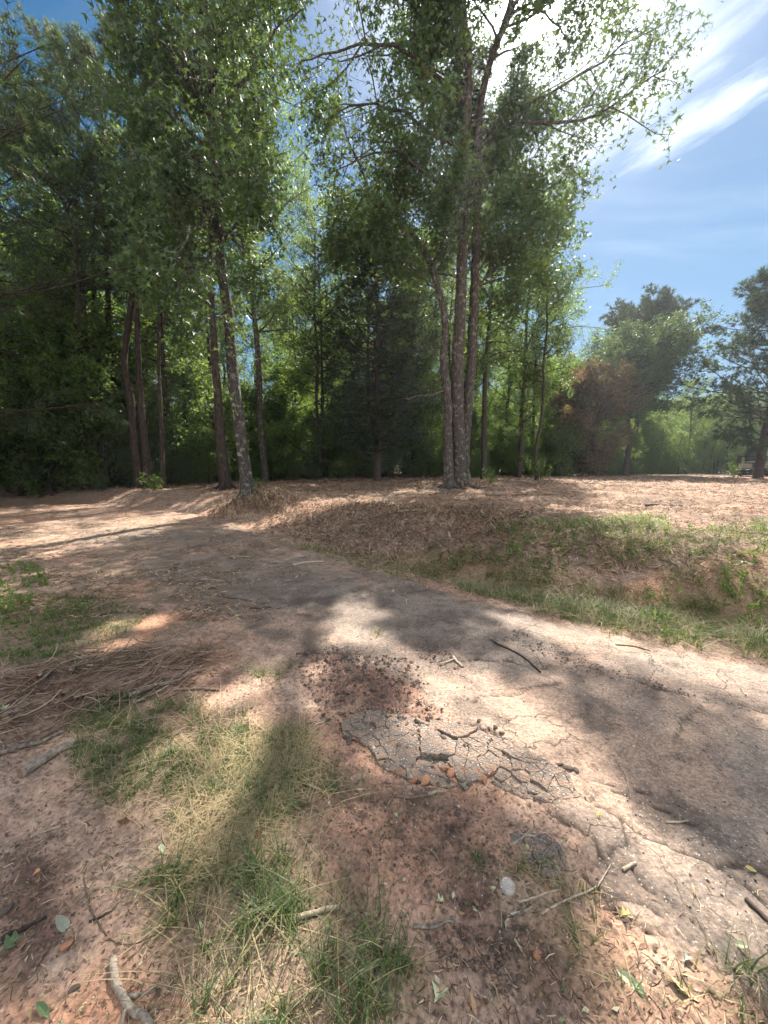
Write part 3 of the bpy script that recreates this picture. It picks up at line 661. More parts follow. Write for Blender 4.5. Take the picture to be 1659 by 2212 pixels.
def left_gum():
    r = np.random.default_rng(12); b = base_pt(535, 1080); D = b[1]; print('left gum', b)
    S1 = [(b[0], b[1], b[2]-.15), P(528, 1000, D), P(515, 900, D), P(503, 800, D), P(495, 700, D), P(482, 600, D), P(472, 500, D), P(465, 400, D), P(458, 300, D), P(455, 200, D), P(448, 80, D), P(440, -60, D), P(440, -220, D+.2)]
    me, Pt, R = stem_mesh(S1, .19, .07, 18, 60, .7, 5, MT['bark_gum'], .008, .022)
    spec = [([(463, 290, D), (490, 220, D-.3), (540, 160, D-.6), (580, 90, D-1), (610, 50, D-1.3), (650, 20, D-1.5)], .07),
        ([(470, 450, D), (430, 420, D-.6), (380, 400, D-1.2), (320, 420, D-1.6), (270, 450, D-1.8)], .05),
        ([(462, 330, D), (410, 280, D-.8), (350, 230, D-1.4), (290, 220, D-2)], .06),
        ([(458, 260, D), (400, 170, D-.6), (340, 110, D-1), (270, 80, D-1.4)], .06),
        ([(455, 160, D), (500, 90, D-.5), (540, 20, D-1), (600, -60, D-1.5)], .06),
        ([(450, 100, D), (400, 30, D-.8), (330, -20, D-1.6), (260, -20, D-2)], .06),
        ([(475, 520, D), (520, 480, D-.5), (560, 470, D-.8), (600, 490, D-1)], .035),
        ([(480, 600, D), (440, 580, D-.8), (400, 600, D-1.4), (370, 640, D-1.8)], .04),
        ([(484, 620, D), (530, 600, D-.6), (570, 610, D-1)], .03),
        ([(472, 470, D), (440, 480, D-1.2), (400, 520, D-2.2), (370, 580, D-2.6)], .045),
        ([(468, 400, D), (500, 370, D-1), (530, 370, D-1.8), (560, 400, D-2.2)], .04),
        ([(490, 680, D), (460, 680, D-.6), (430, 700, D-1.1), (410, 740, D-1.4)], .025),
        ([(440, -60, D), (380, -160, D-1), (300, -220, D-2)], .06), ([(440, -80, D), (500, -180, D-.6), (560, -260, D-1)], .06),
        ([(440, -150, D), (430, -320, D), (430, -460, D)], .06), ([(448, 60, D), (400, -60, D-2), (340, -140, D-3.5)], .05),
        ([(455, 200, D), (470, 100, D-2), (480, 40, D-3.2)], .045), ([(455, 200, D), (440, 120, D+1.5), (420, 60, D+3)], .045)]
    L = []; lm = []
    for pp, rr in spec:
        A = wobble([P(*q) for q in pp], 12, .04, r); L.append(A); lm.append(limb_mesh(A, rr, MT['bark_gum'], .012))
    s, d, LL, t = kids(Pt[None], [7.], 24, .40, 1, 1.2, .32, r, .05); A = grow(s, d, np.clip(LL*1.3, 1.2, 3.2), 12, .10, -.01, r)
    V_, F_ = tubes(A, np.linspace(.03, .01, 12)[None]*np.ones((len(A), 1)), 6); L += list(A); lm.append(mesh('limb', V_, F_, MT['bark_gum'], True))
    # epicormic twigs on the lower stem
    s, d, LL, t = kids(Pt[None], [7.], 14, .03, .4, 1.3, .12, r, .1); A2 = grow(s, d, np.clip(LL, .35, .9), 5, .2, 0, r)
    V_, F_ = tubes(A2, np.linspace(.01, .004, 5)[None]*np.ones((len(A2), 1)), 4)
    L = np.array(L)
    br, lf = crown_from(L, lens_of(L), r, 11, 6, .50, .50, 'star', .14, 11, .18, droop=.55, stems=[Pt], front=.8)
    br.append((V_, F_, None)); lf = join([lf, leaves(sample_pts(A2, 5, r, .5, .05), .11, r, 'star')])
    rt = finish_tree('sweetgum_tree', b, 'grey lichen-barked leafy sweetgum leaning left on the bank beside the road bend', 'tree', None, [me], lm, br, lf, MT['bark_gum'], MT['gum'])
    add_roots(rt, b, .22, 7, r, MT['bark_gum'])
    return rt
left_gum()

def broad_tree(name, seed, H, cb, rad, r0=.12, n1=26, leaf='leaf', size=.13, nl=9, bark=None, mat=None, lean=(0, 0), n2=8, n3=4, sparse=1.0, up=.35, shape=1.0, label='', cat='tree', group=None, loc=(0, 0, 0), prn=False, wid=.5, sway=.25, multi=None):
    """Straight-stemmed broadleaf of height H, crown from cb*H up with radius rad."""
    r = np.random.default_rng(seed)
    ts = [0, .15, .3, .45, .6, .75, .9, 1]
    pts = [(lean[0]*t*H + sway*(r.random()-.5)*(t > 0), lean[1]*t*H + sway*(r.random()-.5)*(t > 0), t*H - .2*(t == 0)) for t in ts]
    me, Pt, R = stem_mesh(pts, r0, .025, 10, 26, .35, seed, bark, .01)
    s, d, LL, t = kids(Pt[None], [1.], n1, cb, .985, 1.15, 1., r, 0)
    tt = (t-cb)/(1-cb); prof = np.sin(np.pi*np.clip(.12+.80*tt**shape, 0, 1))**.7
    ln = rad*prof*(.7+.5*r.random(len(s)))
    d = nrm(d); d[:, 2] = d[:, 2]*.3+up*(.4+tt); A = grow(s, d, ln, 8, .12, .02, r)
    V_, F_ = tubes(A, np.linspace(r0*.28, .01, 8)[None]*np.ones((len(A), 1)), 5)
    br, lf = crown_from(A, ln, r, n2, n3, .42, .45, leaf, size, nl, .12, do_prune=False, wid=wid)
    V2, F2, T2 = lf
    if prn:
        m_ = 4 if leaf == 'leaf' else 6; C = V2.reshape(-1, m_, 3)[:, 0]+np.array(loc); k = prune(C, r); V2 = V2.reshape(-1, m_, 3)[k].reshape(-1, 3); T2 = T2.reshape(-1, m_)[k].ravel()
        c_ = len(V2)//m_; kk_ = np.arange(c_)[:, None]*m_
        F2 = [np.concatenate([kk_+[0, 1, 2], kk_+[0, 2, 3]])] if m_ == 4 else [np.concatenate([kk_+[2, 1, 3], kk_+[0, 4, 1], kk_+[0, 2, 5], kk_+[0, 1, 2]])]
    root = empty(name, loc, label, cat, group)
    link('trunk', me, root)
    Vb, Fb, _ = join([(V_, F_, None)] + br)
    tag(link('branches', mesh('branches', Vb, Fb, bark, True), root), kind='stuff')
    tag(link('crown', mesh('crown', V2, F2, mat, False, {'tint': T2}), root), kind='stuff')
    return root
def pine_tree(name, seed, H, cb, rad, r0=.16, n1=42, label='', group=None, loc=(0, 0, 0), lean=(0, 0), tuft=.2, nt=3, dead=8, shape='cone', n2=7, nn=12, w=.006, up=.25, pts=None, prn=False, mat='needle', bark='bark_pine', droop=0.0):
    r = np.random.default_rng(seed)
    if pts is None:
        pts = [(lean[0]*t*H+.12*(r.random()-.5)*(t > 0), lean[1]*t*H+.12*(r.random()-.5)*(t > 0), t*H-.2*(t == 0)) for t in (0, .2, .4, .6, .8, 1)]
    me, Pt, R = stem_mesh(pts, r0, .03, 12, 30, .25, seed, MT[bark], .008)
    s, d, LL, t = kids(Pt[None], [1.], n1, cb, .99, 1.35, 1., r, 0)
    tt = (t-cb)/(1-cb)
    prof = (1-tt)**.75*(.35+.65*np.clip(tt*5, 0, 1)) + .12 if shape == 'cone' else np.sin(np.pi*np.clip(.1+.82*tt, 0, 1))**.6
    ln = rad*prof*(.65+.55*r.random(len(s)))
    d = nrm(d); d[:, 2] = d[:, 2]*.2+up*(tt*1.2+.15)-droop; A = grow(s, d, ln, 8, .08, .05, r)
    s2, d2, L2, t2 = kids(A, ln, n2, .25, 1, .8, .38, r, .12); L2 = np.maximum(L2, .25); B = grow(s2, d2, L2, 4, .14, .10, r)
    C = [B[:, -1]]; Dd = [nrm(B[:, -1]-B[:, -2])]
    for k in range(nt-1):
        C.append(B[:, 1+k % 3]+r.normal(size=(len(B), 3))*.06); Dd.append(nrm(B[:, -1]-B[:, 0]+r.normal(size=(len(B), 3))*.25*L2[:, None]))
    C.append(A[:, -1]); Dd.append(nrm(A[:, -1]-A[:, -2])); C = np.concatenate(C); Dd = np.concatenate(Dd)
    if prn:
        k = prune(C+np.array(loc), r); C = C[k]; Dd = Dd[k]
    lf = needles(C, Dd, r, tuft, nn, w)
    parts = [(*tubes(A, np.linspace(r0*.22, .012, 8)[None]*np.ones((len(A), 1)), 5), None), (*tubes(B, np.linspace(.010, .005, 4)[None]*np.ones((len(B), 1)), 3, cap=False), None)]
    if dead:
        s, d, LL, t = kids(Pt[None], [1.], dead, max(cb-.28, .08), cb+.02, 1.4, 1., r, 0); d[:, 2] *= .3; DD = grow(s, d, .5+1.1*r.random(len(s)), 6, .1, .02, r)
        parts.append((*tubes(DD, np.linspace(.018, .005, 6)[None]*np.ones((len(DD), 1)), 4), None))
    root = empty(name, loc, label, 'tree', group); link('trunk', me, root)
    Vb, Fb, _ = join(parts); tag(link('branches', mesh('branches', Vb, Fb, MT[bark], True), root), kind='stuff')
    tag(link('crown', mesh('crown', lf[0], lf[1], MT[mat], False, {'tint': lf[2]}), root), kind='stuff')
    return root
def at(u, v, D=None):
    if D is None: return base_pt(u, v)
    p = P(u, v, D); return (float(p[0]), float(D), float(Hs(p[0], D)))

# the row of pines on the left bank
def loc_pts(root_loc, pts): return [tuple(np.array(q)-np.array(root_loc)) for q in pts]
def lpine(u, v, top, seed, r0, label, H=15, cb=.45, rad=2.6, D=None, **k):
    k.setdefault('nn', 14); k.setdefault('w', .010); k.setdefault('tuft', .25); k.setdefault('nt', 5); k.setdefault('n2', 9); rad *= 1.2; D = D or 16.8
    b = at(u, v, D); D_ = b[1]
    line = [(b[0], b[1], b[2]-.2)] + [tuple(P(uu, vv, D_)) for uu, vv in top]
    rt = pine_tree('pine_tree', seed, H, cb, rad, r0, loc=b, pts=loc_pts(b, line), label=label, **k)
    add_roots(rt, b, r0*1.05, 5, np.random.default_rng(seed+500), MT['bark_pine']); return rt
lpine(300, 1043, [(290, 950), (280, 850), (268, 780), (285, 640), (290, 500), (288, 350), (285, 180), (282, 40)], 21, .19, 'pine with a kinked trunk and a creeper up its foot on the left bank', cb=.5, rad=2.8, n1=36, prn=True)
lpine(322, 1048, [(312, 950), (303, 850), (298, 750), (294, 600), (300, 450), (305, 300), (310, 150)], 22, .17, 'straight slim pine with reddish foot, right of the kinked pine', cb=.55, rad=2.4, n1=30, prn=True)
lpine(255, 1036, [(248, 900), (238, 760), (232, 640), (232, 500), (225, 330), (215, 200), (205, 110)], 23, .18, 'dark pine trunk standing left of the kinked pine at the wood edge', cb=.5, rad=3.2, D=18.5, n1=44, prn=True)
lpine(352, 1040, [(347, 900), (343, 760), (345, 600), (350, 450), (352, 330)], 24, .09, 'thin young pine with ivy on its stem, right of the bank pines', cb=.55, rad=1.6, D=16.5, n1=26)
lpine(212, 1035, [(208, 880), (205, 700), (200, 520), (180, 380), (160, 220), (150, 120)], 25, .15, 'tall pine at the back left whose pale top stands highest over the road', cb=.5, rad=3.4, D=19.5, n1=52, prn=True)
lpine(183, 1035, [(178, 880), (172, 700), (160, 520), (120, 380), (90, 280)], 26, .13, 'leaning pine furthest left among the trunks beside the road', cb=.45, rad=3.2, D=17, n1=46, prn=True)
lpine(486, 1043, [(478, 960), (470, 850), (462, 740), (455, 620), (452, 500), (448, 350), (445, 200)], 27, .22, 'brown-barked pine trunk just behind the lichen-barked sweetgum', cb=.6, rad=2.2, D=16, n1=28, prn=True)
# long-needled pine whose boughs hang in from the left
b = (-12.6, 10.6, float(Hs(-12.6, 10.6)))
pine_tree('pine_tree', 31, 15.5, .14, 6.2, .2, 84, 'large long-needled pine hanging soft boughs over the road from the left edge', None, b, (.03, 0), .26, 6, 4, 'cone', 11, 16, .008, .3, None, False)
# a nearer pine beyond the left edge: only the tips of its boughs reach into the frame
b = (-9.0, 4.8, float(Hs(-9.0, 4.8)))
pine_tree('pine_tree', 32, 12.0, .42, 3.6, .17, 30, 'near pine off the left edge, only bough tips showing at the top left corner', None, b, (.05, .02), .22, 4, 0, 'cone', 8, 16, .004, .3, None, False)
# dark cedar in the middle
b = at(815, 1035, 20.5)
pine_tree('cedar_tree', 33, 13.4, .12, 3.9, .19, 175, 'dark broad conifer with drooping layered boughs at the centre of the wood edge', None, b, (0, 0), .15, 7, 6, 'cone', 10, 8, .019, .12, None, False, 'cedar', 'bark_dark', .12)
# light airy oak between the two big trees
b = at(575, 1036, 21.0)
broad_tree('oak_tree', 41, 20.5, .34, 4.6, .18, 46, 'leaf', .11, 13, MT['bark_grey'], MT['light'], (-.02, -.06), 9, 5, label='airy light-green oak between the bank sweetgum and the central conifer', loc=b, prn=True, wid=.42)
b = at(690, 1036, 23.5)
broad_tree('oak_tree', 42, 15.5, .3, 3.4, .13, 38, 'leaf', .11, 12, MT['bark_dark'], MT['oak'], (0, 0), 8, 4, label='slim oak with a dark straight trunk left of the central conifer', loc=b, wid=.42)
b = at(1160, 1036, 21.0)
broad_tree('young_tree', 43, 10.5, .42, 1.7, .10, 22, 'leaf', .12, 10, MT['bark_dark'], MT['oak'], (.006, 0), 7, 4, label='thin leaning young tree with a dark stem and a sprout of leaves at its foot', loc=b)
b = at(1045, 1036, 22.0)
broad_tree('oak_tree', 44, 15.0, .36, 3.2, .17, 34, 'leaf', .12, 12, MT['bark_dark'], MT['oak'], (0, 0), 8, 4, label='dark-trunked oak just right of the three-stemmed sweetgum', loc=b)
b = at(1120, 1032, 25.0)
broad_tree('oak_tree', 45, 15.5, .16, 4.2, .16, 46, 'leaf', .13, 12, MT['bark_dark'], MT['forest'], (0.01, 0), 8, 4, label='full green oak whose loose side stands against the blue sky', loc=b)
# right: rusty vine-covered tree, mushroom-shaped oak, round-topped pine
b = at(1275, 1030, 27.0)
broad_tree('vine_tree', 46, 6.6, .04, 2.7, .14, 80, 'leaf', .15, 11, MT['bark_dark'], MT['rust'], (.01, 0), 9, 4, label='rusty brown tree smothered in dying vines at the wood edge', loc=b, up=.1, shape=1.6)
b = at(1350, 1030, 29.0)
broad_tree('oak_tree', 47, 8.9, .45, 5.0, .22, 60, 'leaf', .16, 14, MT['bark_dark'], MT['gum'], (.01, 0), 10, 5, label='wide flat-crowned oak right of the rusty vine tree', loc=b, up=.22, shape=.9)
b = at(1366, 1028, 33.0)
pine_tree('pine_tree', 48, 12.9, .52, 3.5, .25, 100, 'round-headed dark pine rising above the flat-crowned oak', None, b, (0, 0), .34, 6, 4, 'round', 10, 13, .024, .28, mat='cedar')
b = at(1637, 1030, 23.5)
RP = pine_tree('pine_tree', 49, 12.4, .14, 4.7, .24, 125, 'tall pine at the right edge standing in front of the mulching machine', None, b, (.045, 0), .30, 6, 6, 'cone', 11, 14, .014, .3, mat='cedar')

# ------------------------------------------------------------------ the wood behind: a few grown trees, copied one by one
GR = 'close-set trees of the wood behind the clearing'
VAR = [
 broad_tree('forest_tree', 61, 14, .34, 3.0, .17, 34, 'leaf', .15, 10, MT['bark_dark'], MT['forest'], (0, 0), 7, 4, label='slender leafy tree in the wood behind the clearing', group=GR, loc=at(760, 1032, 27)),
 broad_tree('forest_tree', 62, 12, .28, 3.2, .13, 34, 'leaf', .15, 10, MT['bark_dark'], MT['light'], (.01, 0), 7, 4, label='yellow-green leafy tree in the wood behind the clearing', group=GR, loc=at(640, 1032, 27)),
 broad_tree('forest_tree', 63, 15.5, .40, 2.8, .18, 32, 'leaf', .15, 10, MT['bark_pine'], MT['oak'], (-.01, 0), 7, 4, label='slender leafy tree in the wood behind the clearing', group=GR, loc=at(895, 1032, 27)),
 pine_tree('forest_pine', 64, 16, .5, 2.8, .15, 44, 'straight pine in the wood behind the clearing', GR, at(410, 1034, 22), (0, 0), .26, 4, 10, 'cone', 8, 11, .012, .3)]
SH = [
 broad_tree('forest_shrub', 71, 4.2, .05, 1.8, .03, 30, 'leaf', .14, 8, MT['bark_dark'], MT['forest'], (0, 0), 6, 4, label='leafy shrub at the foot of the wood', cat='shrub', group='shrubs and saplings under the wood edge', loc=at(600, 1034, 25), up=.5),
 broad_tree('forest_shrub', 72, 5.6, .12, 1.9, .04, 30, 'leaf', .14, 8, MT['bark_dark'], MT['light'], (0, 0), 6, 4, label='pale leafy sapling at the foot of the wood', cat='shrub', group='shrubs and saplings under the wood edge', loc=at(930, 1034, 25), up=.4),
 broad_tree('forest_shrub', 73, 2.6, .04, 1.5, .02, 24, 'leaf', .12, 8, MT['bark_dark'], MT['oak'], (0, 0), 6, 4, label='low leafy shrub at the foot of the wood', cat='shrub', group='shrubs and saplings under the wood edge', loc=at(1210, 1032, 26), up=.5)]
r = np.random.default_rng(5)
spots = []
def edge_y(x):            # front of the wood as a function of x
    return float(np.interp(x, [-40, -16, -11, -6, 0, 6, 12, 18, 26, 40], [12, 15, 18, 22.5, 24, 25.5, 28, 31, 36, 38]))
def free(x, y, dmin):
    for (a, b_) in spots:
        if (a-x)**2+(b_-y)**2 < dmin*dmin: return False
    return True
cnt = 0
for k in range(2600):
    if cnt >= 92: break
    x = -38 + 84*r.random(); dy = 30*r.random()**1.6; y = edge_y(x)+1.0+dy
    if abs(x) > 1.15*y+3: continue
    # sky opening on the right: lower trees there
    hmax = 1.0 if x/y < .36 else float(np.interp(x/y, [.36, .5, .62, .8, 1.1], [.85, .62, .48, .5, .55]))
    if not free(x, y, 2.0): continue
    spots.append((x, y)); v = int(r.integers(0, 4)) if hmax > .7 else int(r.integers(0, 2))
    if v == 3 and r.random() < .4: v = 0
    sc = (.8+.4*r.random())*hmax*(1+.006*(y-25))
    copy_thing(VAR[v], (x, y, float(Hs(x, y))), r.random()*6.28, (sc, sc, sc*(.92+.2*r.random()))); cnt += 1
print('wood trees', cnt)
spots = []; cnt = 0
for k in range(4000):
    if cnt >= 115: break
    x = -34 + 76*r.random(); y = edge_y(x)+.6+9*r.random()**1.4
    if abs(x) > 1.12*y+3 or not free(x, y, 1.15): continue
    spots.append((x, y)); v = int(r.integers(0, 3)); sc = .7+.6*r.random()
    copy_thing(SH[v], (x, y, float(Hs(x, y))), r.random()*6.28, sc); cnt += 1
# dense dark growth that closes the road's left side
for (x, y, v, sc) in ((-12.2, 13.6+3.4, 0, 1.1), (-13.4, 17.2, 1, 1.2), (-14.2, 15.6+3, 0, 1.4), (-15.5, 17.6, 2, 1.5), (-11.2, 18.2, 2, 1.2), (-17, 18.4, 0, 1.5), (-18.6, 19.5, 1, 1.5), (-20.5, 20.5, 0, 1.6),
                      (-12.8, 19.6, 0, 1.3), (-10.0, 19.8, 0, 1.2), (-16, 20.5, 1, 1.5), (-11.8, 7.6, 1, .9), (-13.0, 9.4, 0, 1.3), (-14.5, 11, 0, 1.5), (-15.5, 7.5, 1, 1.4), (-17, 12.2, 0, 1.7)):
    copy_thing(SH[v], (x, y, float(Hs(x, y))), r.random()*6.28, sc, group='shrubs crowding the left side of the road', label='dark leafy shrub crowding the left side of the road')
spots = []
for k in range(900):                   # low growth further back closes the view under the crowns
    x = -34+76*r.random(); y = edge_y(x)+9+16*r.random()
    if abs(x) > 1.1*y+2 or not free(x, y, 2.1) or len(spots) >= 80: continue
    spots.append((x, y)); sc = 1.1+.8*r.random(); copy_thing(SH[int(r.integers(0, 3))], (x, y, float(Hs(x, y))), r.random()*6.28, (sc*1.3, sc*1.3, sc))
for (x, y, v, sc) in ((-14.5, 9, 0, .8), (-17.5, 13, 2, .8), (-19, 10, 1, .9), (-16.5, 16.5+3, 3, .8), (-21, 17, 0, 1.0), (-24, 22, 2, 1.), (-13.5, 22, 0, .9)):
    copy_thing(VAR[v], (x, y, float(Hs(x, y))), r.random()*6.28, sc, group='trees crowding the left side of the road', label='leafy tree crowding the left side of the road')

spots = []
for k in range(700):
    x = -13+40*r.random(); y = edge_y(x)-1.2+2.0*r.random()
    if abs(x) > 1.1*y or not free(x, y, .8) or len(spots) >= 80: continue
    spots.append((x, y)); sc = .2+.4*r.random()**2; copy_thing(SH[int(r.integers(0, 3))], (x, y, float(Hs(x, y))), r.random()*6.28, (sc*1.2, sc*1.2, sc), label='knee-high weedy bush on the fringe of the clearing', group='weedy bushes on the fringe of the clearing')

hz_m = bpy.data.materials.new('glare_haze'); hz_m.use_nodes = True; n = NT(hz_m.node_tree)  # air volume added to lift the darks, standing in for lens glare
pv = n('ShaderNodeVolumePrincipled', i={'Color': (.86, .93, 1, 1), 'Density': HAZE, 'Anisotropy': .55}); n('ShaderNodeOutputMaterial', i={'Volume': pv.outputs[0]})
hv = np.array([(x, y, z) for z in (-1.6, 29.0) for x, y in ((-75, -25), (75, -25), (75, 80), (-75, 80))]); hzm = mesh('haze', hv, np.array([[3, 2, 1, 0], [4, 5, 6, 7], [0, 1, 5, 4], [1, 2, 6, 5], [2, 3, 7, 6], [3, 0, 4, 7]]), hz_m)
tag(link('haze', hzm), 'thin bluish haze added to lift the darks like sun glare', 'haze', kind='stuff')
# ------------------------------------------------------------------ low growth and litter
def in_poly_pts(Pg, n, r, dens=None):
    lo = Pg.min(0); hi = Pg.max(0); out = []; got = 0
    while got < n:
        q = lo+(hi-lo)*r.random((n*3, 2)); jt = q+.10*(np.stack([fbm(q[:, 0]*5, q[:, 1]*5, 3, 8), fbm(q[:, 0]*5+5, q[:, 1]*5, 3, 9)], 1)-.5)
        q = q[inpoly(jt[:, 0], jt[:, 1], Pg)]; out.append(q); got += len(q)
        if len(out) > 30: break
    return np.concatenate(out)[:n]
def blades(q, h, r, dry=.1, wd=.0035, K=4, lean=.8):
    n_ = len(q); z = Z(q[:, 0], q[:, 1])-.004; az = r.random(n_)*6.283; d = np.stack([np.cos(az), np.sin(az), np.zeros(n_)], 1)
    hh = h*(.4+r.random(n_)**1.5*1.2); ln = lean*(.3+r.random(n_)); sd = np.stack([-d[:, 1], d[:, 0], np.zeros(n_)], 1)
    t = np.linspace(0, 1, K); V_ = []
    dr = r.random(n_) < dry; ln = np.where(dr, ln*1.7, ln)
    for k in range(K):
        c_ = np.stack([q[:, 0], q[:, 1], z], 1)+d*(hh*ln*t[k]**1.6)[:, None]; c_[:, 2] += hh*t[k]*(1-.35*np.minimum(ln, 1.6)*t[k])
        w_ = wd*(1-t[k]*.92)*(.7+.6*((np.arange(n_)*7) % 5)/5); V_ += [c_-sd*w_[:, None]*.5, c_+sd*w_[:, None]*.5]
    V_ = np.stack(V_, 1); b = np.arange(n_)[:, None]*2*K
    Fq = [np.concatenate([b+[2*k, 2*k+1, 2*k+3, 2*k+2] for k in range(K-1)])]
    T_ = np.where(dr, .84+.16*r.random(n_), .76*r.random(n_))
    return V_.reshape(-1, 3), Fq, np.repeat(T_, 2*K)
def clump(q, r, s=6.0, thr=.45):
    return q[fbm(q[:, 0]*s, q[:, 1]*s, 3, 77) + .25*(r.random(len(q))-.5) > thr]
r = np.random.default_rng(101)
parts = {'near': [], 'ditch': []}; dry_parts = []
for k, (p, dn, h, q_) in enumerate(GRASS):
    x0, y0 = p.min(0); x1, y1 = p.max(0)
    area = abs(.5*np.sum(p[:, 0]*np.roll(p[:, 1], -1)-p[:, 1]*np.roll(p[:, 0], -1)))
    n_ = int(min(area*dn*(.9 if dn > 2500 else .8), 16000)); q = in_poly_pts(p, n_, r)
    q = clump(q, r, 7.0 if dn > 2500 else 3.5, .44)
    tf = q[r.random(len(q)) < .07]; nb_ = 11; q2 = np.repeat(tf, nb_, 0)+r.normal(size=(len(tf)*nb_, 2))*.011*(1 if np.median(q[:, 1]) < 3.2 else 2.5); q = np.concatenate([q[::2], q2])
    far_ = np.median(q[:, 1]) > 3.2
    (parts['ditch'] if far_ else parts['near']).append(blades(q, h, r, q_, (.0075 if far_ else .0058), 3 if far_ else 4, 1.1))
V_, F_, T_ = join(parts['near']); me = mesh('grass', V_, F_, MT['grass'], False, {'tint': T_})
tag(link('grass', me), 'tufty green and straw-coloured grass growing through the red dirt', 'grass', kind='stuff')
V_, F_, T_ = join(parts['ditch']); me = mesh('ditch_grass', V_, F_, MT['grass'], False, {'tint': T_})
tag(link('ditch_grass', me), 'long fresh grass along the ditch and bank beyond the road', 'grass', kind='stuff')
# tan dead grass thatch
r = np.random.default_rng(102)
q = in_poly_pts(GRASS[1][0], 1500, r); V1 = blades(q, .065, r, 1, .0055, 4, 1.8)
q = in_poly_pts(poly([(100, 1560), (430, 1500), (700, 1620), (720, 1800), (600, 2000), (880, 2300), (300, 2300), (330, 1850), (150, 1660)]), 1000, r); V2 = blades(q, .065, r, 1, .0048, 4, 1.9)
V_, F_, T_ = join([V1, V2]); me = mesh('dead_grass', V_, F_, MT['dry'], False, {'tint': T_}); tag(link('dead_grass', me), 'dry tan thatch of dead grass in the sunlit patch', 'grass', kind='stuff')
# tall thin seed stalks
q = in_poly_pts(GRASS[2][0], 150, r); V_, F_, T_ = blades(q, .30, r, .35, .003, 6, .9)
tag(link('grass_stalks', mesh('grass_stalks', V_, F_, MT['grass'], False, {'tint': T_})), 'long thin grass stalks leaning out of the near grass', 'grass', kind='stuff')
# broad-leaved weeds of the ditch and verges
def weeds(q, h, r, size, nl=9):
    n_ = len(q); z = Z(q[:, 0], q[:, 1]); t = r.random((n_, nl)); az = r.random(n_)*6.28; hh = h*(.4+.8*r.random(n_))
    c_ = np.stack([q[:, None, 0]+np.cos(az)[:, None]*.2*hh[:, None]*t+r.normal(size=(n_, nl))*.02, q[:, None, 1]+np.sin(az)[:, None]*.2*hh[:, None]*t+r.normal(size=(n_, nl))*.02, z[:, None]+hh[:, None]*t], -1).reshape(-1, 3)
    V_, F_, T_ = leaves(c_, size, r, 'leaf', 0, .5)
    st = np.stack([np.stack([q[:, 0], q[:, 1], z-.01], 1), np.stack([q[:, 0]+np.cos(az)*.1*hh, q[:, 1]+np.sin(az)*.1*hh, z+hh*.5], 1), np.stack([q[:, 0]+np.cos(az)*.2*hh, q[:, 1]+np.sin(az)*.2*hh, z+hh], 1)], 1)
    return join([(V_, F_, T_), (*tubes(st, np.full((n_, 3), .002), 3, cap=False), np.zeros(n_*9))])
W_ = []
for pp, n_, h, s_ in (([(1050, 1180), (1200, 1118), (1440, 1118), (1455, 1200), (1300, 1240), (1100, 1260), (940, 1240), (930, 1190)], 230, .11, .045),
                 ([(1000, 1270), (1150, 1260), (1450, 1300), (1690, 1300), (1700, 1420), (1400, 1380), (1200, 1335)], 230, .09, .04),
                 ([(1440, 1150), (1700, 1120), (1700, 1380), (1430, 1310)], 90, .11, .045),
                 ([(-80, 1240), (60, 1225), (130, 1250), (60, 1330), (-90, 1340)], 80, .14, .05), ([(0, 1310), (200, 1300), (150, 1420), (-60, 1440)], 120, .05, .03),
                 ([(1090, 1160), (1140, 1160), (1160, 1210), (1090, 1210)], 14, .2, .05), ([(1390, 1290), (1440, 1290), (1440, 1370), (1390, 1370)], 16, .22, .05),
                 ([(1540, 1240), (1620, 1240), (1640, 1290), (1560, 1290)], 16, .26, .05)):
    W_.append(weeds(in_poly_pts(poly(pp), n_, r), h, r, s_))
V_, F_, T_ = join(W_); tag(link('weeds', mesh('weeds', V_, F_, MT['weed'], False, {'tint': T_})), 'leafy green weeds in the ditch and on the verges', 'weeds', kind='stuff')

# shredded straw and wood fibre over the clearing
MT['straw'] = tint_mat('shredded_straw', [(0, (.045, .032, .024)), (.35, (.13, .085, .055)), (.7, (.32, .21, .135)), (1, (.58, .46, .31))], .85, .15)
def strips(q, L, w, r, pitch=.25, K=3, lift=.012, tint=None, tp=1.0):
    n_ = len(q); z = Z(q[:, 0], q[:, 1])+lift*r.random(n_); az = r.random(n_)*6.283; p_ = r.normal(size=n_)*pitch
    d = np.stack([np.cos(az)*np.cos(p_), np.sin(az)*np.cos(p_), np.sin(p_)], 1); sd = nrm(np.cross(d, r.normal(size=(n_, 3))*.5+[0, 0, 1])); up_ = np.cross(sd, d)
    l = L*(.3+1.0*r.random(n_)**1.6); cv = (r.random(n_)-.5)*.5; V_ = []; c0 = np.stack([q[:, 0], q[:, 1], z+np.abs(np.sin(p_))*l*.35], 1)
    for k in range(K):
        t = k/(K-1)*2-1; c_ = c0+d*(l*.5*t)[:, None]+sd*(cv*l*(1-t*t)*.6)[:, None]-up_*(.25*l*t*t*abs(pitch))[:, None]; ww = w*(.5+.9*((np.arange(n_)*13) % 7)/7)*(1-.5*abs(t)); V_ += [c_-sd*(ww*.5)[:, None], c_+sd*(ww*.5)[:, None]]
    V_ = np.stack(V_, 1); b = np.arange(n_)[:, None]*2*K; Fq = [np.concatenate([b+[2*k, 2*k+1, 2*k+3, 2*k+2] for k in range(K-1)])]
    T_ = r.random(n_)**tp if tint is None else tint
    return V_.reshape(-1, 3), Fq, np.repeat(T_, 2*K)
r = np.random.default_rng(103)
N_ = 130000; y = np.exp(math.log(4.5)+r.random(N_)*(math.log(27)-math.log(4.5))); x = (r.random(N_)*2-1)*y*1.06; s_ = edge_s(x, y)
dn = sstep(-.2, 1.6, s_)*(.35+.65*sstep(.38, .56, fbm(x*1.2, y*1.2, 3, 111)))
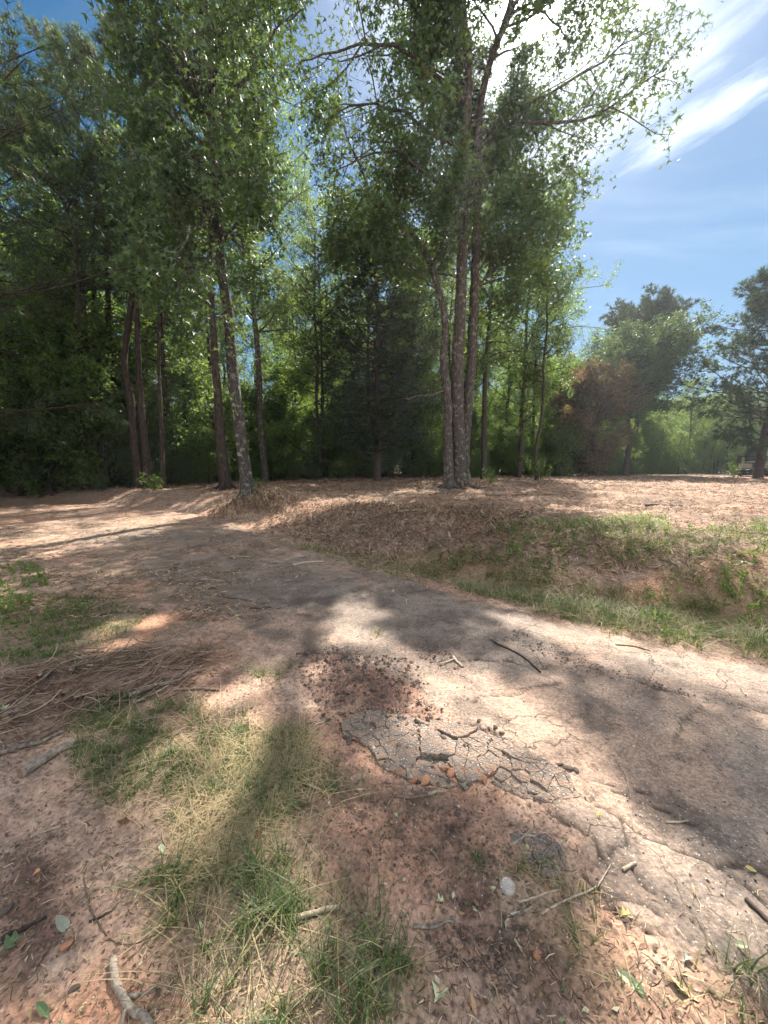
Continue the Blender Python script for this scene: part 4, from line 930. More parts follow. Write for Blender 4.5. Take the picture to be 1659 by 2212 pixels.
k = r.random(N_) < dn; x = x[k]; y = y[k]; q = np.stack([x, y], 1)
sc_ = np.clip(y/8, .8, 2.6)
kf_ = y > 10; V_, F_, T_ = join([strips(q[kf_], (.12*sc_**.6)[kf_], (.012*sc_)[kf_], r, .3, 2, .04, tp=.9), strips(q[~kf_], (.11*sc_**.6)[~kf_], (.011*sc_)[~kf_], r, .28, 3, .03, tp=.9)])
me = mesh('shredded_straw', V_, F_, MT['straw'], False, {'tint': T_}); tag(link('shredded_straw', me), 'shredded straw and wood fibre covering the cleared ground', 'mulch', kind='stuff')
# mulch along the left of the road, bank foot
N_ = 60000; y = np.exp(math.log(3.6)+r.random(N_)*(math.log(17)-math.log(3.6))); x = (r.random(N_)*2-1)*y*1.06; s_ = edge_s(x, y)
m_ = soft(x, y, MULCH, .5, .5, 1.5)*sstep(.40, .55, fbm(x*1.8, y*1.8, 4, 113)); m_ = np.maximum(m_, np.exp(-((s_-.2)/.55)**2)*(.75-.45*sstep(-.5, 1.5, x))); m_ = np.maximum(m_, (x < -5)*(s_ < 0)*sstep(3.6, 5, y)*.6)
k = r.random(N_) < m_; q = np.stack([x[k], y[k]], 1)
V_, F_, T_ = strips(q, .085, .009, r, .2, 3, .015, tp=.8); me = mesh('strewn_mulch', V_, F_, MT['straw'], False, {'tint': T_}); tag(link('strewn_mulch', me), 'shredded mulch strewn over the left part of the road', 'mulch', kind='stuff')
# small wood splinters and stalk bits over the near dirt and road
N_ = 17000; y = np.exp(math.log(.7)+r.random(N_)*(math.log(4.5)-math.log(.7))); x = (r.random(N_)*2-1)*(y+.2)*1.02
m_ = 1-.78*soft(x, y, ROAD, .05); m_ *= .25+.75*sstep(.35, .6, fbm(x*3, y*3, 3, 115)); k = r.random(N_) < m_; q = np.stack([x[k], y[k]], 1)
V_, F_, T_ = strips(q, .040, .0028, r, .18, 3, .005, tp=1.15); me = mesh('wood_splinters', V_, F_, MT['straw'], False, {'tint': T_}); tag(link('wood_splinters', me), 'small pale splinters and stalk bits scattered over the near dirt', 'wood splinters', kind='stuff')
# rough debris on the cut bank and in the ditch
r = np.random.default_rng(131)
q = in_poly_pts(poly([(560, 1095), (850, 1090), (1100, 1105), (1240, 1150), (1420, 1170), (1450, 1230), (1250, 1262), (1050, 1240), (880, 1215), (700, 1185), (600, 1150)]), 15000, r); q = q+r.normal(size=q.shape)*np.where(r.random((len(q), 1)) < .35, .55, .12); q = q[edge_s(q[:, 0], q[:, 1]) > -.15+.3*r.random(len(q))]
V_, F_, T_ = strips(q, .15, .012, r, .45, 3, .05, tp=1.35); tag(link('bank_debris', mesh('bank_debris', V_, F_, MT['straw'], False, {'tint': T_})), 'dark ragged straw and root debris on the cut bank of the ditch', 'mulch', kind='stuff')
# heap of straw at the foot of the three-stemmed tree, and on the mound of the leaning one
q = np.concatenate([np.array([3.35, 15.35])+r.normal(size=(900, 2))*[.45, .25], np.array([-3.9, 11.2])+r.normal(size=(2200, 2))*[.6, .5]])
V_, F_, T_ = strips(q, .28, .014, r, .7, 3, .22, tp=.7); tag(link('straw_heap', mesh('straw_heap', V_, F_, MT['straw'], False, {'tint': T_})), 'heaped straw and fibre at the feet of the two sweetgums', 'mulch', kind='stuff')

# crumbs of asphalt, clods and grit
MT['grit'] = tint_mat('grit', [(0, (.035, .030, .028)), (.5, (.12, .09, .07)), (.8, (.26, .15, .10)), (.93, (.33, .26, .2)), (1, (.6, .56, .5))], .9)
def stones(q, size, r, tint, sink=.3):
    n_ = len(q); o = np.array([[1, 0, 0], [-1, 0, 0], [0, 1, 0], [0, -1, 0], [0, 0, 1], [0, 0, -1.]]); s_ = size*(.4+r.random(n_)**2.2*1.5)
    v = o[None]*(.65+.7*r.random((n_, 6, 1)))+r.normal(size=(n_, 6, 3))*.16; v[..., 2] *= .7; v = v*s_[:, None, None]*.5
    v += np.stack([q[:, 0], q[:, 1], Z(q[:, 0], q[:, 1])+s_*(.3-sink*.5)], 1)[:, None]
    f = np.array([[0, 2, 4], [2, 1, 4], [1, 3, 4], [3, 0, 4], [2, 0, 5], [1, 2, 5], [3, 1, 5], [0, 3, 5]])
    return v.reshape(-1, 3), [(np.arange(n_)[:, None, None]*6+f).reshape(-1, 3)], np.repeat(tint, 6)
r = np.random.default_rng(104); prt = []
q = in_poly_pts(SLAB, 500, r); prt.append(stones(q, .012, r, .2+.75*r.random(len(q)), -.4))
for k_, (i, n_, s_) in enumerate(((0, 1300, .010), (1, 1100, .009), (2, 700, .010), (3, 700, .007), (5, 220, .014), (6, 420, .012))):
    q = in_poly_pts(DAMP[i], n_, r); prt.append(stones(q, s_, r, .15+r.random(n_)*.62))
q = in_poly_pts(poly([(640, 1400), (890, 1430), (960, 1540), (860, 1575), (690, 1570)]), 700, r); prt.append(stones(q, .022, r, .05+r.random(len(q))*.75))
q = in_poly_pts(poly([(700, 1350), (1200, 1350), (1700, 1480), (1700, 2000), (1500, 2080), (1230, 1760), (900, 1500)]), 1700, r); prt.append(stones(q, .007, r, np.where(r.random(len(q)) < .5, .3*r.random(len(q)), .85+.15*r.random(len(q)))))
N_ = 5000; y = np.exp(math.log(.7)+r.random(N_)*(math.log(3.5)-math.log(.7))); x = (r.random(N_)*2-1)*(y+.2)*1.02; k = soft(x, y, ROAD, .05) < .5; q = np.stack([x[k], y[k]], 1)
prt.append(stones(q, .008, r, .2+.72*r.random(len(q)), .4))
V_, F_, T_ = join(prt); tag(link('grit', mesh('grit', V_, F_, MT['grit'], False, {'tint': T_})), 'crumbs of asphalt, clods and grit over the dirt and road', 'grit', kind='stuff')

# ------------------------------------------------------------------ the broken slab: every piece an object of its own under the road
m, n = M('broken_asphalt')
tc = n('ShaderNodeTexCoord').outputs['Object']; vo = n('ShaderNodeTexVoronoi', i={'Vector': tc, 'Scale': 85.0}); no = n('ShaderNodeTexNoise', i={'Vector': tc, 'Scale': 14.0, 'Detail': 5.0}).outputs['Fac']
se = n('ShaderNodeSeparateColor', i={0: vo.outputs['Color']}).outputs[0]
c = ramp(n, se, [(0, (.09, .078, .068)), (.4, (.18, .155, .135)), (.8, (.28, .245, .215)), (1, (.48, .44, .39))])
c = mixc(n, ramp(n, vo.outputs['Distance'], [(.3, (0, 0, 0)), (.55, (1, 1, 1))]), c, (.16, .13, .11)); c = mixc(n, ramp(n, no, [(.42, (0, 0, 0)), (.62, (.85, .85, .85))]), c, (.26, .18, .135))
bp = n('ShaderNodeBump', i={'Height': mth(n, 'SUBTRACT', no, mth(n, 'MULTIPLY', vo.outputs['Distance'], .8)), 'Strength': .8, 'Distance': .012})
pb = n('ShaderNodeBsdfPrincipled', i={'Base Color': c, 'Roughness': .9, 'Specular IOR Level': .3, 'Normal': bp.outputs[0]}); n('ShaderNodeOutputMaterial', i={'Surface': pb.outputs[0]})
MT['slab'] = m
def clip(Pl, p, d):
    out = []
    for i in range(len(Pl)):
        a = Pl[i]; b_ = Pl[(i+1) % len(Pl)]; da = (a-p)@d; db = (b_-p)@d
        if da <= 0: out.append(a)
        if da*db < 0: out.append(a+(b_-a)*da/(da-db))
    return out
def voronoi(Pg, n_, r, relax=1, size_grad=None):
    S_ = in_poly_pts(Pg, n_, r)
    if size_grad is not None: S_ = np.concatenate([S_, size_grad])
    cells = []
    for i, s_ in enumerate(S_):
        c_ = [np.array(q) for q in Pg]
        near_ = np.argsort(((S_-s_)**2).sum(1))[1:16]
        for j in near_:
            c_ = clip(c_, (s_+S_[j])/2, S_[j]-s_)
            if len(c_) < 3: break
        if len(c_) >= 3: cells.append(np.array(c_))
    return cells
def piece(cell, r, th, lift, tilt, gap=.0012, rough=.009, name='asphalt_piece', mat=None):
    c0 = cell.mean(0); pts = []
    for i in range(len(cell)):
        a = cell[i]; b_ = cell[(i+1) % len(cell)]; L_ = np.linalg.norm(b_-a); k_ = max(1, int(L_/.022))
        for j in range(k_): pts.append(a+(b_-a)*j/k_)
    pts = np.array(pts)
    if len(pts) < 3: return None
    pts = pts+rough*2*np.stack([vnoise(pts[:, 0]*60, pts[:, 1]*60, 3)-.5, vnoise(pts[:, 0]*60+9, pts[:, 1]*60, 4)-.5], 1)
    v = pts-c0; L_ = np.linalg.norm(v, axis=1, keepdims=True); ins = lambda g: v*np.maximum(L_-g, .002)/np.maximum(L_, 1e-4)
    tx, ty = r.normal(size=2)*tilt; n_ = len(pts)
    rings = [(ins(gap+.0025), 0.0), (ins(gap), -.004), (ins(gap+.002), -th)]
    mid = ins(gap)*.55; V_ = []
    for rg, z in rings: V_.append(np.column_stack([rg, np.full(n_, z)+tx*rg[:, 0]+ty*rg[:, 1]+(.003*(r.random(n_)-.5))]))
    V_.append(np.column_stack([mid, tx*mid[:, 0]+ty*mid[:, 1]+.006*(r.random(n_)-.3)])); V_.append(np.array([[0, 0, .004]])); V_ = np.concatenate(V_)
    i = np.arange(n_); j = (i+1) % n_
    F4 = np.concatenate([np.stack([i+a*n_, j+a*n_, j+b_*n_, i+b_*n_], 1)[:, ::-1] for a, b_ in ((0, 1), (1, 2))]+[np.stack([i+3*n_, j+3*n_, j, i], 1)[:, ::-1]])
    F3 = np.stack([i+3*n_, j+3*n_, np.full(n_, 4*n_)], 1)
    me = mesh(name, V_, [F4, F3], mat or MT['slab'], False)
    return me, (c0[0], c0[1], z1(c0[0], c0[1])+lift)
road = bpy.data.objects['road']; r = np.random.default_rng(105)
small = in_poly_pts(poly([(1000, 1585), (1085, 1605), (1085, 1650), (1020, 1680), (960, 1640)]), 8, r)
small2 = in_poly_pts(poly([(735, 1562), (800, 1545), (860, 1552), (840, 1590), (760, 1600)]), 12, r)
for c_ in voronoi(SLAB, 11, r, size_grad=np.concatenate([small, small2])):
    e = inpoly(c_.mean(0)[:1], c_.mean(0)[1:], SLAB)
    p_ = piece(c_, r, .05, .006+.016*r.random(), .045)
    if p_: link('asphalt_piece', p_[0], road, p_[1])
CRZ = poly([(1060, 1600), (1100, 1600), (1160, 1640), (1230, 1680), (1250, 1730), (1190, 1740), (1120, 1720), (1060, 1690), (1080, 1655)])
for c_ in voronoi(CRZ, 34, r):
    p_ = piece(c_, r, .03, .002+.005*r.random(), .012, .0003, mat=MT['slab'])
    if p_: link('asphalt_piece', p_[0], road, p_[1])
EDG = poly([(1100, 1800), (1180, 1795), (1225, 1850), (1215, 1900), (1150, 1890)])
for c_ in voronoi(EDG, 7, r):
    p_ = piece(c_, r, .03, .004+.006*r.random(), .02, .0008)
    if p_: link('asphalt_piece', p_[0], road, p_[1])
# the clump of broken crumbs along the crack above the slab
MT['clay'] = plain_mat('orange_clay', (.30, .13, .075), (.42, .22, .13), .9, 25, .5); MT['darkrock'] = plain_mat('dark_rubble', (.06, .05, .045), (.16, .12, .10), .9, 30, .6)
def rock_mesh(name, s, r, mat, n_=10, flat=.6):
    import bmesh
    bm = bmesh.new(); bmesh.ops.create_icosphere(bm, subdivisions=2, radius=.5)
    o = r.random(3)*40; d = nrm(r.normal(size=(5, 3)))
    for v in bm.verts:
        p_ = np.array(v.co)
        for k_ in range(5):
            e = p_@d[k_]; 
            if e > .28: p_ = p_-d[k_]*(e-.28)
        p_ = p_*(1+.25*(float(vnoise(p_[0]*5+o[0], p_[1]*5+p_[2]*3+o[1], 4))-.5)); v.co = p_*s*[1, .8, flat]
    me = bpy.data.meshes.new(name); bm.to_mesh(me); bm.free(); me.materials.append(mat); return me
CL = [rock_mesh('clay_lump', 1, r, MT['clay']) for _ in range(4)]; DK = [rock_mesh('rubble_lump', 1, r, MT['darkrock']) for _ in range(4)]
def lump(u, v, s, kind, label, group, cat='stone'):
    x, y = G(u, v); o = link('clay_lump' if kind == 'clay' else 'rubble_lump', (CL if kind == 'clay' else DK)[int(r.integers(0, 4))]); o.location = (x, y, z1(x, y)+s*.12); o.scale = (s*1.2, s, s*.8); o.rotation_euler = (r.normal()*.3, r.normal()*.3, r.random()*6.28)
    tag(o, label, cat, group); return o
for u, v, s in ((893, 1688, .05), (905, 1672, .045), (960, 1665, .055), (978, 1672, .07), (997, 1668, .05), (1010, 1680, .045), (940, 1660, .035), (920, 1690, .06), (1030, 1672, .04), (1045, 1688, .045), (985, 1690, .035), (1060, 1668, .05), (865, 1672, .04), (845, 1660, .035)):
    lump(u, v, s, 'clay', 'orange clay lump along the lower edge of the broken slab', 'orange clay lumps below the broken slab')
for k_ in range(60):
    t = r.random(); u = 790+290*t+r.normal()*8; v = 1545+50*t+r.normal()*9
    lump(u, v, .02+.025*r.random(), 'dark', 'dark rubble crumb in the open crack above the broken slab', 'dark rubble crumbs above the broken slab')
for u, v, s, kd, lb in ((755, 1603, .055, 'dark', 'brown clod at the left tip of the broken slab'), (745, 1595, .035, 'dark', 'small clod beside the brown clod at the left tip of the slab'), (142, 2050, .042, 'clay', 'rust-red stone on the dirt below the grey-green leaf'), (162, 2140, .03, 'dark', 'small rust stone on the dirt left of the curved pale branch'),
        (1164, 2063, .038, 'clay', 'brick-red fragment in the dirt below the plastic lid'), (1098, 1998, .03, 'clay', 'tan fragment beside the straw stalk below the lid'), (1181, 1918, .028, 'clay', 'orange chip of brick right of the plastic lid'), (10, 1975, .05, 'dark', 'grey-brown stone at the left frame edge'), (1225, 1668, .05, 'dark', 'dark lump in the small pothole right of the slab'), (1245, 1673, .04, 'dark', 'crumbling asphalt lump beside the pothole lump'), (1210, 1660, .035, 'dark', 'small chunk at the upper rim of the pothole'), (797, 1836, .028, 'clay', 'orange chip on the dark soil below the slab')):
    lump(u, v, s, kd, lb, None)

# ------------------------------------------------------------------ sticks and branches, each its own thing
MT['st_pale'] = plain_mat('pale_wood', (.26, .21, .15), (.47, .39, .29), .85, 60, .8); MT['st_grey'] = plain_mat('grey_stick', (.10, .085, .07), (.36, .30, .24), .9, 45, .9)
MT['st_brown'] = plain_mat('brown_stick', (.09, .062, .048), (.20, .145, .11), .85, 30, .5); MT['st_dark'] = plain_mat('dark_stick', (.03, .022, .02), (.08, .06, .05), .8, 30, .5)
MT['cut'] = plain_mat('cut_wood', (.10, .06, .04), (.22, .14, .09), .8, 60, .5)
def stick(pts, rad, mat, label, name='stick', taper=.6, lift=0.0, branches=0, ends=None, S=8, cat='stick', group=None, cutend=False):
    P3 = []
    g = [G(*p[:2]) for p in pts]
    pr = np.array([[x, y, 0.] for x, y in g]); K = max(10, 6*len(pts)); Pt = wobble(pr, K, rad*.10, r) if len(pts) > 2 else np.stack([pr[0]+(pr[1]-pr[0])*t for t in np.linspace(0, 1, K)])
    if len(pts) == 2: Pt[1:-1, :2] += r.normal(size=(K-2, 2))*rad*.35
    zz = Z(Pt[:, 0], Pt[:, 1]); k_ = np.ones(5)/5; zz = np.convolve(np.pad(zz, 2, mode='edge'), k_, 'valid'); zz = np.maximum(zz, zz.mean()-.02)
    Pt[:, 2] = zz+rad*.75+lift*np.linspace(1, 0, K)
    R = rad*(1-(1-taper)*np.linspace(0, 1, K)); V_, F_ = tubes(Pt[None], R[None]*(1+.10*(r.random((1, K))-.5)), S, .045, True, int(r.integers(1e6)))
    root = empty(name, tuple(Pt[0]), label, cat, group); off = Matrix.Translation(tuple(-Pt[0]))
    me = mesh('shaft', V_, F_, MT[mat], True); me.transform(off); link('shaft', me, root)
    if cutend:
        a = np.arange(12)*math.pi/6; ax = nrm(Pt[0]-Pt[1]); s_ = nrm(np.cross(ax, [0, 0, 1.])); t_ = np.cross(s_, ax); rg = Pt[0]+ax*.002+rad*.93*(np.cos(a)[:, None]*s_+np.sin(a)[:, None]*t_)
        me = mesh('cut_end', rg-Pt[0], [np.arange(12)[None]], MT['cut']); link('cut_end', me, root)
    for b_ in range(branches):
        i = int(K*(.25+.6*r.random())); i = min(i, K-2); d = nrm(Pt[i+1]-Pt[i]); q = nrm(np.cross(d, [0, 0, 1.]))*(1 if r.random() < .5 else -1); L_ = rad*(6+8*r.random())
        A = grow(Pt[i][None], (d*.8+q+[0, 0, .15])[None], [L_], 5, .12, 0, r); me = mesh('twig', *tubes(A, np.linspace(R[i]*.6, R[i]*.25, 5)[None], 5, .1), MT[mat], True); me.transform(off); link('twig', me, root)
    return root
SN = [([(245, 2073), (250, 2121), (270, 2166), (305, 2196), (322, 2212), (345, 2270)], .011, 'st_grey', 'thick curved pale-barked branch lying on sunlit dirt at the bottom left', 'branch', .95, 0, 2),
 ([(632, 1993), (665, 1981), (700, 1966), (732, 1961)], .009, 'st_pale', 'pale peeled stick lying in the near green grass', 'stick', .8, .01, 0),
 ([(1609, 1956), (1659, 2006), (1730, 2080)], .008, 'st_dark', 'dark straight stick leaving the frame on the road at the right edge', 'stick', 1, 0, 0),
 ([(1060, 1387), (1109, 1412), (1149, 1437), (1167, 1454)], .008, 'st_dark', 'long dark curved twig lying across the shaded road', 'stick', .9, 0, 1),
 ([(1329, 1399), (1369, 1402), (1404, 1412)], .006, 'st_brown', 'thin brown twig on the sunny far side of the road', 'stick', .6, 0, 0),
 ([(45, 1680), (100, 1640), (165, 1605)], .026, 'st_grey', 'grey log with a sawn dark end half in the grass at the left', 'log', .85, 0, 0),
 ([(115, 1500), (180, 1503), (262, 1502)], .014, 'st_brown', 'straight brown branch lying level across the brush pile', 'branch', .8, .01, 1),
 ([(145, 1420), (180, 1411), (225, 1408)], .011, 'st_brown', 'brown stick at the upper edge of the brush pile', 'stick', .6, 0, 1),
 ([(190, 1440), (220, 1438), (256, 1433)], .011, 'st_grey', 'grey stick below the upper edge of the brush pile', 'stick', .6, 0, 1),
 ([(-20, 1562), (20, 1545), (66, 1525)], .014, 'st_grey', 'grey stick leaving the frame at the left of the brush pile', 'stick', .7, 0, 1),
 ([(280, 1427), (310, 1419), (350, 1412), (380, 1395)], .009, 'st_brown', 'slim stick sloping up at the right top of the brush pile', 'stick', .5, 0, 1),
 ([(280, 1512), (330, 1490), (375, 1470), (425, 1430)], .014, 'st_grey', 'longest diagonal branch on the right half of the brush pile', 'branch', .5, .02, 3),
 ([(290, 1520), (345, 1495), (400, 1463), (440, 1440)], .010, 'st_grey', 'branch lying just under the longest diagonal branch', 'branch', .5, 0, 2),
 ([(372, 1496), (430, 1492), (478, 1494)], .010, 'st_brown', 'brown stick on the reddish dirt right of the brush pile', 'stick', .7, 0, 0),
 ([(-20, 1640), (40, 1620), (90, 1605), (138, 1580)], .013, 'st_grey', 'bark-stripped branch above the sawn log', 'branch', .6, .01, 1),
 ([(155, 1466), (158, 1453), (161, 1440)], .013, 'st_grey', 'short forked stub standing in the brush pile', 'stick', .7, .06, 1),
 ([(88, 1472), (90, 1460), (92, 1452)], .011, 'st_pale', 'first pale broken stub left in the brush pile', 'stick', .8, .05, 0),
 ([(100, 1470), (104, 1460), (108, 1450)], .010, 'st_grey', 'grey broken stub beside the pale stub in the brush pile', 'stick', .8, .04, 0),
 ([(66, 1806), (98, 1793), (132, 1781)], .006, 'st_pale', 'straight pale peeled stick on the red dirt at the left', 'stick', .7, 0, 0),
 ([(5, 2030), (46, 2010), (100, 1983)], .008, 'st_dark', 'dark stick with a pale broken end at the left edge', 'stick', .5, 0, 0),
 ([(193, 1996), (220, 1979), (245, 1960)], .004, 'st_dark', 'short dark twig on the dirt above the curved branch', 'twig', .6, 0, 0),
 ([(181, 1895), (192, 1952), (208, 1989), (241, 2030), (280, 2040), (340, 2015), (400, 1990)], .003, 'st_brown', 'long thin bent stem curving over the dirt into the grass', 'twig', .6, 0, 0),
 ([(892, 2009), (944, 2006), (985, 1985)], .0065, 'st_grey', 'grey stick lying on dark soil between the grass and the lid', 'stick', .6, 0, 1),
 ([(912, 1830), (932, 1845), (950, 1862)], .006, 'st_brown', 'short brown stick on the dark soil below the slab', 'stick', .7, 0, 0),
 ([(1102, 1827), (1128, 1810), (1151, 1788)], .006, 'st_pale', 'pale forked stick at the crumbling road edge', 'stick', .6, 0, 2),
 ([(1170, 1975), (1224, 1948), (1284, 1921), (1305, 1895), (1318, 1874)], .0042, 'st_pale', 'pale dry stalk splayed over the road edge crack', 'stick', .4, 0, 3),
 ([(1438, 1780), (1462, 1783), (1486, 1776)], .005, 'st_pale', 'little pale forked twig alone on the dirt-stained road', 'twig', .7, 0, 1),
 ([(1112, 2031), (1122, 2048), (1135, 2073)], .0045, 'st_pale', 'white-grey sliver of wood below the grass tuft', 'twig', .6, 0, 0),
 ([(855, 1728), (905, 1726), (930, 1722)], .009, 'st_brown', 'brown stick behind the small grass tuft below the slab', 'stick', .8, 0, 0),
 ([(925, 1722), (945, 1716), (960, 1713)], .009, 'st_pale', 'pale broken stick end right of the small tuft below the slab', 'stick', .7, 0, 0),
 ([(633, 1226), (665, 1220), (699, 1218)], .022, 'st_pale', 'pale barked stick on the shaded road bend', 'stick', .7, 0, 0),
 ([(483, 1293), (510, 1296), (542, 1303)], .008, 'st_dark', 'dark wavy twig on the road left of the clod patch', 'twig', .6, 0, 1),
 ([(540, 1319), (570, 1319), (588, 1316)], .008, 'st_dark', 'short dark stick touching the clod patch on the road', 'stick', .7, 0, 1),
 ([(435, 1255), (460, 1255), (484, 1260)], .010, 'st_pale', 'pale curved splinter on the mulch-strewn road', 'stick', .6, 0, 0),
 ([(213, 1330), (235, 1326), (256, 1323)], .012, 'st_dark', 'dark stick in the shaded mulch at the left', 'stick', .7, 0, 0),
 ([(138, 1342), (158, 1334), (178, 1330)], .008, 'st_pale', 'pale straight stick on the shaded grass at the left', 'stick', .7, 0, 0),
 ([(1079, 1868), (1081, 1930), (1083, 2003)], .0035, 'st_pale', 'thin tan stalk lying upright past the plastic lid', 'twig', .5, 0, 0),
 ([(978, 1424), (988, 1434), (999, 1444)], .012, 'st_pale', 'split pale chunk of wood on the clods of the road', 'wood chunk', .8, 0, 1),
 ([(1095, 1981), (1130, 1975), (1150, 1962)], .004, 'st_pale', 'upper of two bent dry stalks under the plastic lid', 'twig', .6, 0, 0),
 ([(1108, 1992), (1130, 1975), (1142, 1965)], .005, 'st_grey', 'lower of two bent dry stalks under the plastic lid', 'twig', .6, 0, 0),
 ([(1020, 1895), (1035, 1880), (1062, 1870)], .003, 'st_brown', 'thin dead stem between the tuft and the lid', 'twig', .6, 0, 1),
 ([(1120, 1952), (1175, 1935), (1210, 1922)], .004, 'st_pale', 'pale straight stick right of the plastic lid', 'stick', .8, 0, 0),
 ([(1345, 1885), (1360, 1878), (1373, 1875)], .006, 'st_pale', 'stubby tan stick on the bare road slab', 'stick', .8, 0, 0),
 ([(1190, 1855), (1200, 1870), (1210, 1890)], .0045, 'st_pale', 'forked straw piece on the dirt left of the road crack', 'twig', .6, 0, 1),
 ([(930, 1640), (955, 1632), (965, 1625)], .004, 'st_pale', 'tiny pale stalk on top of the broken slab', 'twig', .6, 0, 0),
 ([(1180, 1325), (1130, 1300), (1080, 1290), (1020, 1285)], .006, 'st_brown', 'thin stem lying along the grassy road margin', 'twig', .6, 0, 0),
 ([(1755, 1165), (1700, 1158), (1600, 1150), (1540, 1128)], .012, 'st_brown', 'long thin pole lying on the clearing at the right', 'stick', .6, .02, 1)]
for a in SN:
    nm = a[4]; stick(a[0], a[1], a[2], a[3], nm.replace(' ', '_'), a[5], a[6], a[7], cat=nm, cutend=(nm == 'log'))
# the mass of small twigs of the brush pile
q = in_poly_pts(poly([(-60, 1480), (60, 1440), (200, 1410), (380, 1395), (470, 1410), (480, 1450), (380, 1500), (250, 1530), (150, 1570), (60, 1620), (-60, 1640)]), 420, r)
az = np.where(r.random(len(q)) < .25, r.random(len(q))*6.28, r.normal(size=len(q))*.6+.30); d = np.stack([np.cos(az), np.sin(az), r.normal(size=len(q))*.05], 1); L_ = .10+.36*r.random(len(q))**1.5
A = grow(np.column_stack([q, Z(q[:, 0], q[:, 1])+.006+.03*r.random(len(q))]), d, L_, 6, .20, 0, r); A -= (A[:, 3:4]-A[:, :1])*[1, 1, 0]
A[..., 2] = np.maximum(A[..., 2], Z(A[..., 0].ravel(), A[..., 1].ravel()).reshape(A.shape[:2])+.004)
MT['brush'] = tint_mat('brushwood', [(0, (.09, .055, .04)), (.45, (.22, .145, .10)), (.8, (.27, .19, .135)), (1, (.42, .33, .23))], .85)
V_, F_ = tubes(A, np.linspace(1, .4, 6)[None]*(.0028+.0042*r.random((len(q), 1))**2), 5); tag(link('brushwood', mesh('brushwood', V_, F_, MT['brush'], True, {'tint': np.repeat(r.random(len(q)), 30)})), 'tangle of small twigs in the flattened brush pile', 'brushwood', kind='stuff')

# ------------------------------------------------------------------ fallen leaves
def leaf_mesh(kind, r):
    if kind == 'oval': o = [(0, 0), (.10, .13), (.3, .24), (.55, .26), (.8, .16), (1, 0), (.8, -.16), (.55, -.26), (.3, -.24), (.10, -.13)]
    elif kind == 'long': o = [(0, 0), (.12, .05), (.3, .13), (.55, .15), (.8, .09), (1, 0), (.8, -.08), (.55, -.13), (.3, -.12), (.12, -.05)]
    else: o = [(0, 0), (.02, .34), (.30, .16), (.42, .52), (.52, .17), (1, 0), (.52, -.17), (.42, -.52), (.30, -.16), (.02, -.34)]
    V_ = np.array([(x, y, 0) for x, y in o]+[(.25, 0, 0), (.55, 0, 0), (.8, 0, 0)]); cv = .9+1.4*r.random()
    V_[:, 2] = cv*(V_[:, 1]**2)*1.1+.4*V_[:, 0]**2*r.normal()+.03*r.random(len(V_)); V_[:, 2] -= V_[:, 2].min(); V_[:, 0] -= .5
    F3 = [(0, 10, 1), (1, 10, 2), (2, 10, 11), (2, 11, 3), (3, 11, 12), (3, 12, 4), (4, 12, 5), (5, 12, 6), (6, 12, 7), (7, 12, 11), (7, 11, 8), (8, 11, 10), (8, 10, 9), (9, 10, 0)]
    V_ = np.concatenate([V_, V_-[0, 0, .012]]); F_ = np.array([f[::-1] for f in F3]+[tuple(i+13 for i in f) for f in F3])
    return mesh('fallen_leaf', V_, F_, None, False)
LM = {'green': ((.06, .10, .04), (.12, .16, .075)), 'pale': ((.34, .38, .22), (.5, .52, .34)), 'tan': ((.36, .22, .12), (.5, .33, .19)), 'brown': ((.14, .075, .045), (.25, .14, .085)), 'yellow': ((.36, .32, .10), (.46, .40, .16)), 'grey': ((.20, .22, .17), (.30, .31, .25)), 'orange': ((.42, .20, .09), (.5, .28, .14)), 'white': ((.62, .58, .5), (.78, .74, .66))}
for k_, (a, b_) in LM.items(): MT['lf_'+k_] = plain_mat('leaf_'+k_, a, b_, .6, 8, .3)
cache = {}
